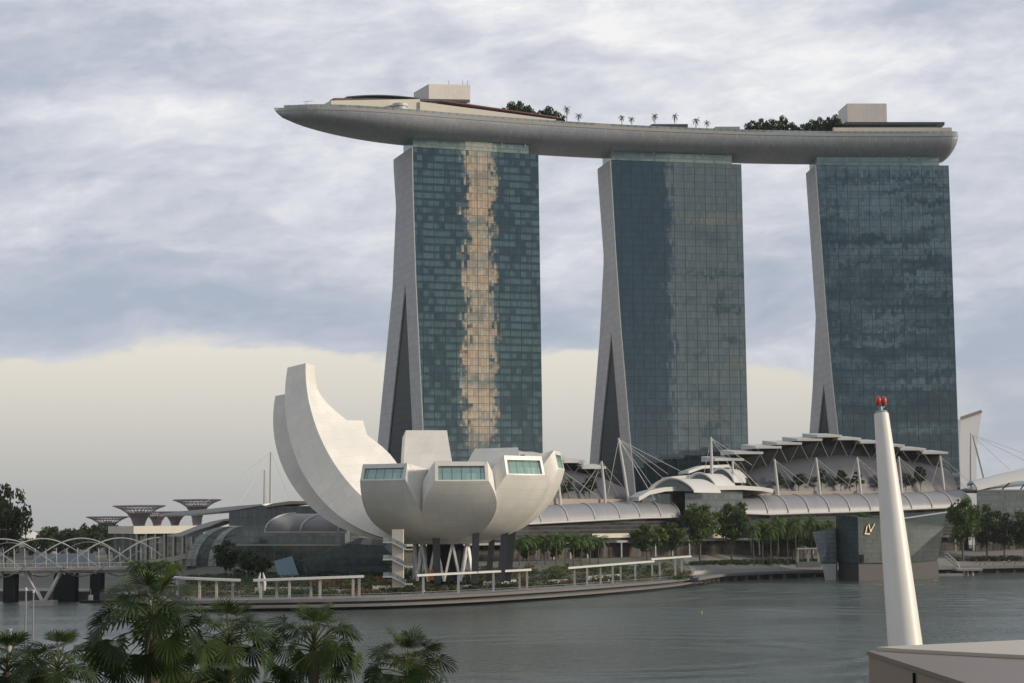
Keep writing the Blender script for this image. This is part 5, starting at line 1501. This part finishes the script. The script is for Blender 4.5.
# low planter walls
for k, (pa, pb, o_) in enumerate(((195, 245, 24), (255, 300, 30), (318, 352, 24), (372, 414, 30), (440, 470, 25), (482, 515, 31), (536, 566, 26), (585, 620, 30), (690, 735, 22))):
    a = Vector((gx(pa, 520), 0, 0)); 
    def Q(px):
        x = gx(px, 540)
        for _ in range(6): y = shore_y(x) + o_ * kk(Vector((x, shore_y(x), 0))); x = gx(px, y)
        return Vector((x, y, land_z(x, y)))
    mb = MB(); A2, B2 = Q(pa), Q(pb); mb.beam(A2 + Vector((0, 0, .4)), B2 + Vector((0, 0, .4)), .6, 1.3)
    tag(mb.build('planter_wall', 'concrete'), ORD[k] + ' from the left of the low concrete planter walls along the promenade', 'wall', 'planter walls', 'thing')

# ------------------------------------------------------------------ foreground palms
def fan_palm(label, px, py, D, scale, seed, nl=36):
    rng = random.Random(seed); c_ = at(px, py, D)
    root = thing('fan_palm', label, 'palm', (c_.x, c_.y, 2.0), 'fan palms in the foreground')
    tb = MB(); n = 26; pts = [Vector((c_.x + .18 * math.sin(i / n * 2.2 + seed), c_.y, lerp(1.8, c_.z - .15, i / n))) for i in range(n + 1)]
    tb.tube(pts, [(.21 if i % 2 else .185) * lerp(1.25, .95, i / n) * scale for i in range(n + 1)], 10); tb.build('trunk', 'palm_bark', root)
    for k in range(14):
        a = rng.random() * 6.28; z = c_.z - rng.uniform(.1, 1.3)
    cb = MB(); pb = MB()
    for k in range(nl):
        f = (k + .5) / nl
        a = k * 2.39996 + rng.uniform(-.25, .25); e0 = lerp(1.42, -.45, f ** 1.1) + rng.uniform(-.12, .12)
        d = Vector((math.cos(a), math.sin(a), 0)); L = scale * lerp(.85, 1.45, min(1, f * 2)) * rng.uniform(.8, 1.15)
        p = Vector((pts[-1].x, pts[-1].y, c_.z + lerp(.15, -.45, f))); ang = e0; pp = [p.copy()]
        for i in range(5):
            p = p + (d * math.cos(ang) + Vector((0, 0, math.sin(ang)))) * (L / 5); ang -= .12 * (1 if e0 < 1.2 else .4); pp.append(p.copy())
        pb.tube(pp, [.035 * scale, .028 * scale, .024 * scale, .02 * scale, .018 * scale, .014 * scale], 4, caps=False)
        fw = (d * math.cos(ang) + Vector((0, 0, math.sin(ang)))).normalized(); side = Vector((-d.y, d.x, 0)); upv = side.cross(fw) * -1
        if upv.z < 0: upv = -upv
        # the pleated blade hangs from the end of its stalk, older ones more, and rolls a little about it
        tilt = -lerp(.0, 1.05, min(1, f * 1.25)); roll = rng.uniform(-.75, .75) * min(1, f * 3)
        upv = (upv * math.cos(roll) + side * math.sin(roll)).normalized(); side = fw.cross(upv).normalized()
        fw2 = (fw * math.cos(tilt) + upv * math.sin(tilt)).normalized(); up2 = (upv * math.cos(tilt) - fw * math.sin(tilt)).normalized()
        ns = 30; bl = scale * rng.uniform(.74, 1.0) * (1.0 if f > .08 else .85); rn = rng.random() * (.6 if f > .25 else 1.0)
        spread = R(112) if f > .25 else R(55 + 200 * f)
        for s_ in range(ns):
            th = lerp(-spread, spread, s_ / (ns - 1)); dr_ = fw2 * math.cos(th) + side * math.sin(th) + up2 * .16 * abs(math.sin(th)) + up2 * (.05 if s_ % 2 else -.05)
            dr_.normalize(); Ls = bl * (1 - .28 * (abs(th) / spread) ** 2) * rng.uniform(.92, 1.05)
            wd = dr_.cross(up2).normalized()
            hw0 = Ls * .62 * math.tan(spread / ns) * 1.05
            q0 = p; q1 = p + dr_ * Ls * .62; q1 = q1 - Vector((0, 0, .05 * scale))
            dd = (dr_ + Vector((0, 0, -.12 - .4 * rng.random()))).normalized(); q2 = q1 + dd * Ls * .2
            d3 = (dr_ * .9 + Vector((0, 0, -.35 - .5 * rng.random()))).normalized(); q3 = q2 + d3 * Ls * .2
            i = len(cb.v)
            cb.v += [q0, q1 - wd * hw0, q1 + wd * hw0, q2 - wd * hw0 * .72, q2 + wd * hw0 * .72, q3]
            cb.f += [[i, i + 1, i + 2], [i + 1, i + 3, i + 4, i + 2], [i + 3, i + 5, i + 4]]
            cb.mi += [0, 0, 0]; r_ = min(1, max(0, rn + rng.uniform(-.12, .12))); cb.rnd += [r_ * .8, r_, min(1, r_ + .12)]
    cb.build('crown', 'leaf_palm', root, fix=False)
    pb.build('leaf_stalks', 'leaf_palm' if False else 'stalk', root)
M['stalk'] = mat('leaf_stalk', (.085, .095, .03), .5, 0, .2, 2)
fan_palm('biggest fan palm, its whole crown in front of the left shelter', 152, 622, 66, 1.2, 1, 42)
fan_palm('fan palm right of the biggest one, second crown', 233, 641, 78, 1.12, 2)
fan_palm('fan palm with bright upright young leaves, third crown from the biggest', 318, 645, 80, 1.16, 3)
fan_palm('fan palm whose crown just rises over the bottom edge, rightmost of the palms', 409, 671, 82, 1.1, 4)
fan_palm('fan palm in the bottom left corner', 4, 668, 78, 1.0, 5)
fan_palm('fan palm between the corner palm and the biggest palm', 54, 668, 76, 1.0, 6)
fan_palm('low fan palm tucked under the right side of the biggest palm', 187, 690, 72, 1.0, 7)

# thin poles rising behind the left palms
for lab, px, py, D, r_, nm, c_ in (('left one of two thin grey flagpoles rising from behind the left palms', 26, 590, 104, .045, 'flagpole', 'grey_metal'), ('right one of two thin grey flagpoles rising from behind the left palms', 33.5, 592, 104, .04, 'flagpole', 'grey_metal')):
    t_ = at(px, py, D); root = thing(nm, lab, 'flagpole', (t_.x, t_.y, 2.0), 'flagpoles behind the palms')
    mb = MB(); mb.tube([(t_.x, t_.y, 1.8), t_], [r_ * 1.4, r_], 8); mb.build('pole', c_, root)
    mb = MB(); mb.tube([t_ - Vector((0, 0, .05)), t_ + Vector((0, 0, .06)), t_ + Vector((0, 0, .14))], [r_ * 1.6, r_ * 1.8, .02], 8); mb.build('finial', 'white_steel', root)
t_ = at(9, 631, 100); root = thing('bollard_column', 'thick pale round column top showing above the corner palm', 'column', (t_.x, t_.y, 2))
mb = MB(); mb.tube([(t_.x, t_.y, 1.8), t_], [.17, .15], 12); mb.build('shaft', 'concrete', root, smooth=40)
mb = MB(); mb.tube([t_ - Vector((0, 0, .1)), t_ + Vector((0, 0, .12))], [.2, .2], 12); mb.build('cap', 'grey_metal', root)

# ------------------------------------------------------------------ white pole with red lamps
D = 40.0
pa, pb_ = at(881.3, 414, D), at(905.5, 648, D - 1.0)
dirp = (pb_ - pa).normalized()
pe = pb_ + dirp * 1.2
pl = thing('beacon_pole', 'thick white tapering pole leaning left, topped by a pair of red lamps', 'pole', (pe.x, pe.y, 2))
r0_, r1_ = 7.2 / F * D, 16.6 / F * D
mb = MB(); foot = pb_ + dirp * ((pb_.z - 2.0) / -dirp.z)
mb.tube([pa, pa.lerp(pb_, .33), pa.lerp(pb_, .66), pb_, foot], [r0_, lerp(r0_, r1_, .36), lerp(r0_, r1_, .70), r1_, r1_ * 1.5], 32); mb.build('shaft', 'pole', pl, smooth=40)
for t_ in (.18, .45, .72):
    q_ = pa.lerp(pb_, t_); rq = lerp(r0_, r1_, t_ * 1.03)
    mb = MB(); mb.tube([q_, q_ + dirp * .018], [rq * 1.008, rq * 1.008], 32); mb.build('weld_ring', 'pole', pl, smooth=40)
for sg in (-1, 1):
    q_ = pa + dirp * .05 + Vector((sg * r0_ * .8, -.02, 0)); mb = MB(); mb.box(q_ - Vector((0, 0, .02)), (.03, .03, .11)); mb.build('lug', 'grey_metal', pl)
mb = MB(); mb.tube([pa - dirp * .0, pa - dirp * .05], [r0_ * .93, r0_ * .85], 20); mb.tube([pa - dirp * .04, pa - dirp * .16], [.045, .045], 8)
mb.build('lamp_mount', 'grey_metal', pl)
mb = MB(); c_ = pa - dirp * .14 + Vector((.015, 0, 0))
mb.tube([c_ + Vector((-.07, 0, .10)), c_ + Vector((-.06, 0, .02)), c_ + Vector((0, 0, -.02)), c_ + Vector((.06, 0, .02)), c_ + Vector((.07, 0, .10))], .018, 6); mb.build('yoke', 'white_steel', pl)
for sg in (-1, 1):
    q_ = c_ + Vector((sg * .058, 0, .06)); mb = MB()
    mb.tube([q_, q_ + Vector((0, 0, .03)), q_ + Vector((0, 0, .10)), q_ + Vector((0, 0, .15)), q_ + Vector((0, 0, .175))], [.044, .055, .056, .044, .012], 14); l_ = mb.build('lamp', 'red', pl, smooth=60)
    mb = MB(); mb.tube([q_ - Vector((0, 0, .015)), q_ + Vector((0, 0, .012))], .050, 14); mb.build('lamp_base', 'dark_steel', l_)

# ------------------------------------------------------------------ roof edge at the bottom right
Zp = 20.15
k0, k1, k2 = on_z(868.5, 652.5, Zp), on_z(1010, 699, Zp), on_z(1120, 640, Zp)
root = thing('roof_edge', 'corner of a bronze clad roof parapet with a dark glossy metal top', 'parapet', (k0.x, k0.y, 2.0))
far = on_z(1400, 626, Zp)
base = [k0, k1, Vector((k1.x + 3, k1.y, Zp)), Vector((far.x, k1.y + 1, Zp)), far]
nf = (k1 - k0).normalized(); inn = Vector((nf.y, -nf.x, 0)); inn = -inn if inn.x < 0 else inn
mb = MB(); mb.hexa([up(p, 2.0) for p in base], [up(p, Zp - .02) for p in base]); mb.build('wall', 'bronze', root, fix=True)
# top capping: glossy sheet, beige upstand along the far edge
cap_ = [k0 - nf * .0 - inn * .012, k1 - inn * .012, Vector((k1.x + 3, k1.y, Zp)), Vector((far.x, k1.y + 1, Zp)), far]
mb = MB(); mb.hexa([up(p, Zp - .015) for p in cap_], [up(p, Zp + .012) for p in cap_]); mb.build('top_sheet', 'top_metal', root)
ed = (far - k0).normalized(); pin = Vector((ed.y, -ed.x, 0)); pin = -pin if pin.y > 0 else pin
be = [k0 + ed * .05 + pin * .02, on_z(905, 654.5, Zp), on_z(1024, 661, Zp), on_z(1300, 672, Zp), far]
mb = MB(); mb.hexa([up(p, Zp + .013) for p in be], [up(p, Zp + .035) for p in be]); mb.build('beige_upstand', 'beige', root)
for s_ in (.40,):
    q_ = k0.lerp(k1, s_); mb = MB(); mb.beam(up(q_, Zp - 3) - inn * .004, up(q_, Zp - .03) - inn * .004, .02, .02); mb.build('panel_joint', 'dark', root)

# ------------------------------------------------------------------ humid air over the bay
hm = bpy.data.materials.new('humid_air'); hm.use_nodes = True
hn = hm.node_tree; hn.nodes.clear()
ho = hn.nodes.new('ShaderNodeOutputMaterial'); hv = hn.nodes.new('ShaderNodeVolumePrincipled')
hv.inputs['Color'].default_value = (.86, .90, .96, 1); hv.inputs['Density'].default_value = 0.000035; hv.inputs['Anisotropy'].default_value = .2
hn.links.new(hv.outputs[0], ho.inputs['Volume'])
mb = MB(); mb.hexa([Vector((x, y, -4)) for x, y in ((-15500, -3000), (15500, -3000), (15500, 16500), (-15500, 16500))], [Vector((x, y, 240)) for x, y in ((-15500, -3000), (15500, -3000), (15500, 16500), (-15500, 16500))])
hz = mb.build('haze', hm); hz['kind'] = 'stuff'; hz['label'] = 'thin humid haze hanging over the whole bay'; hz['category'] = 'haze'
S.cycles.volume_bounces = 0
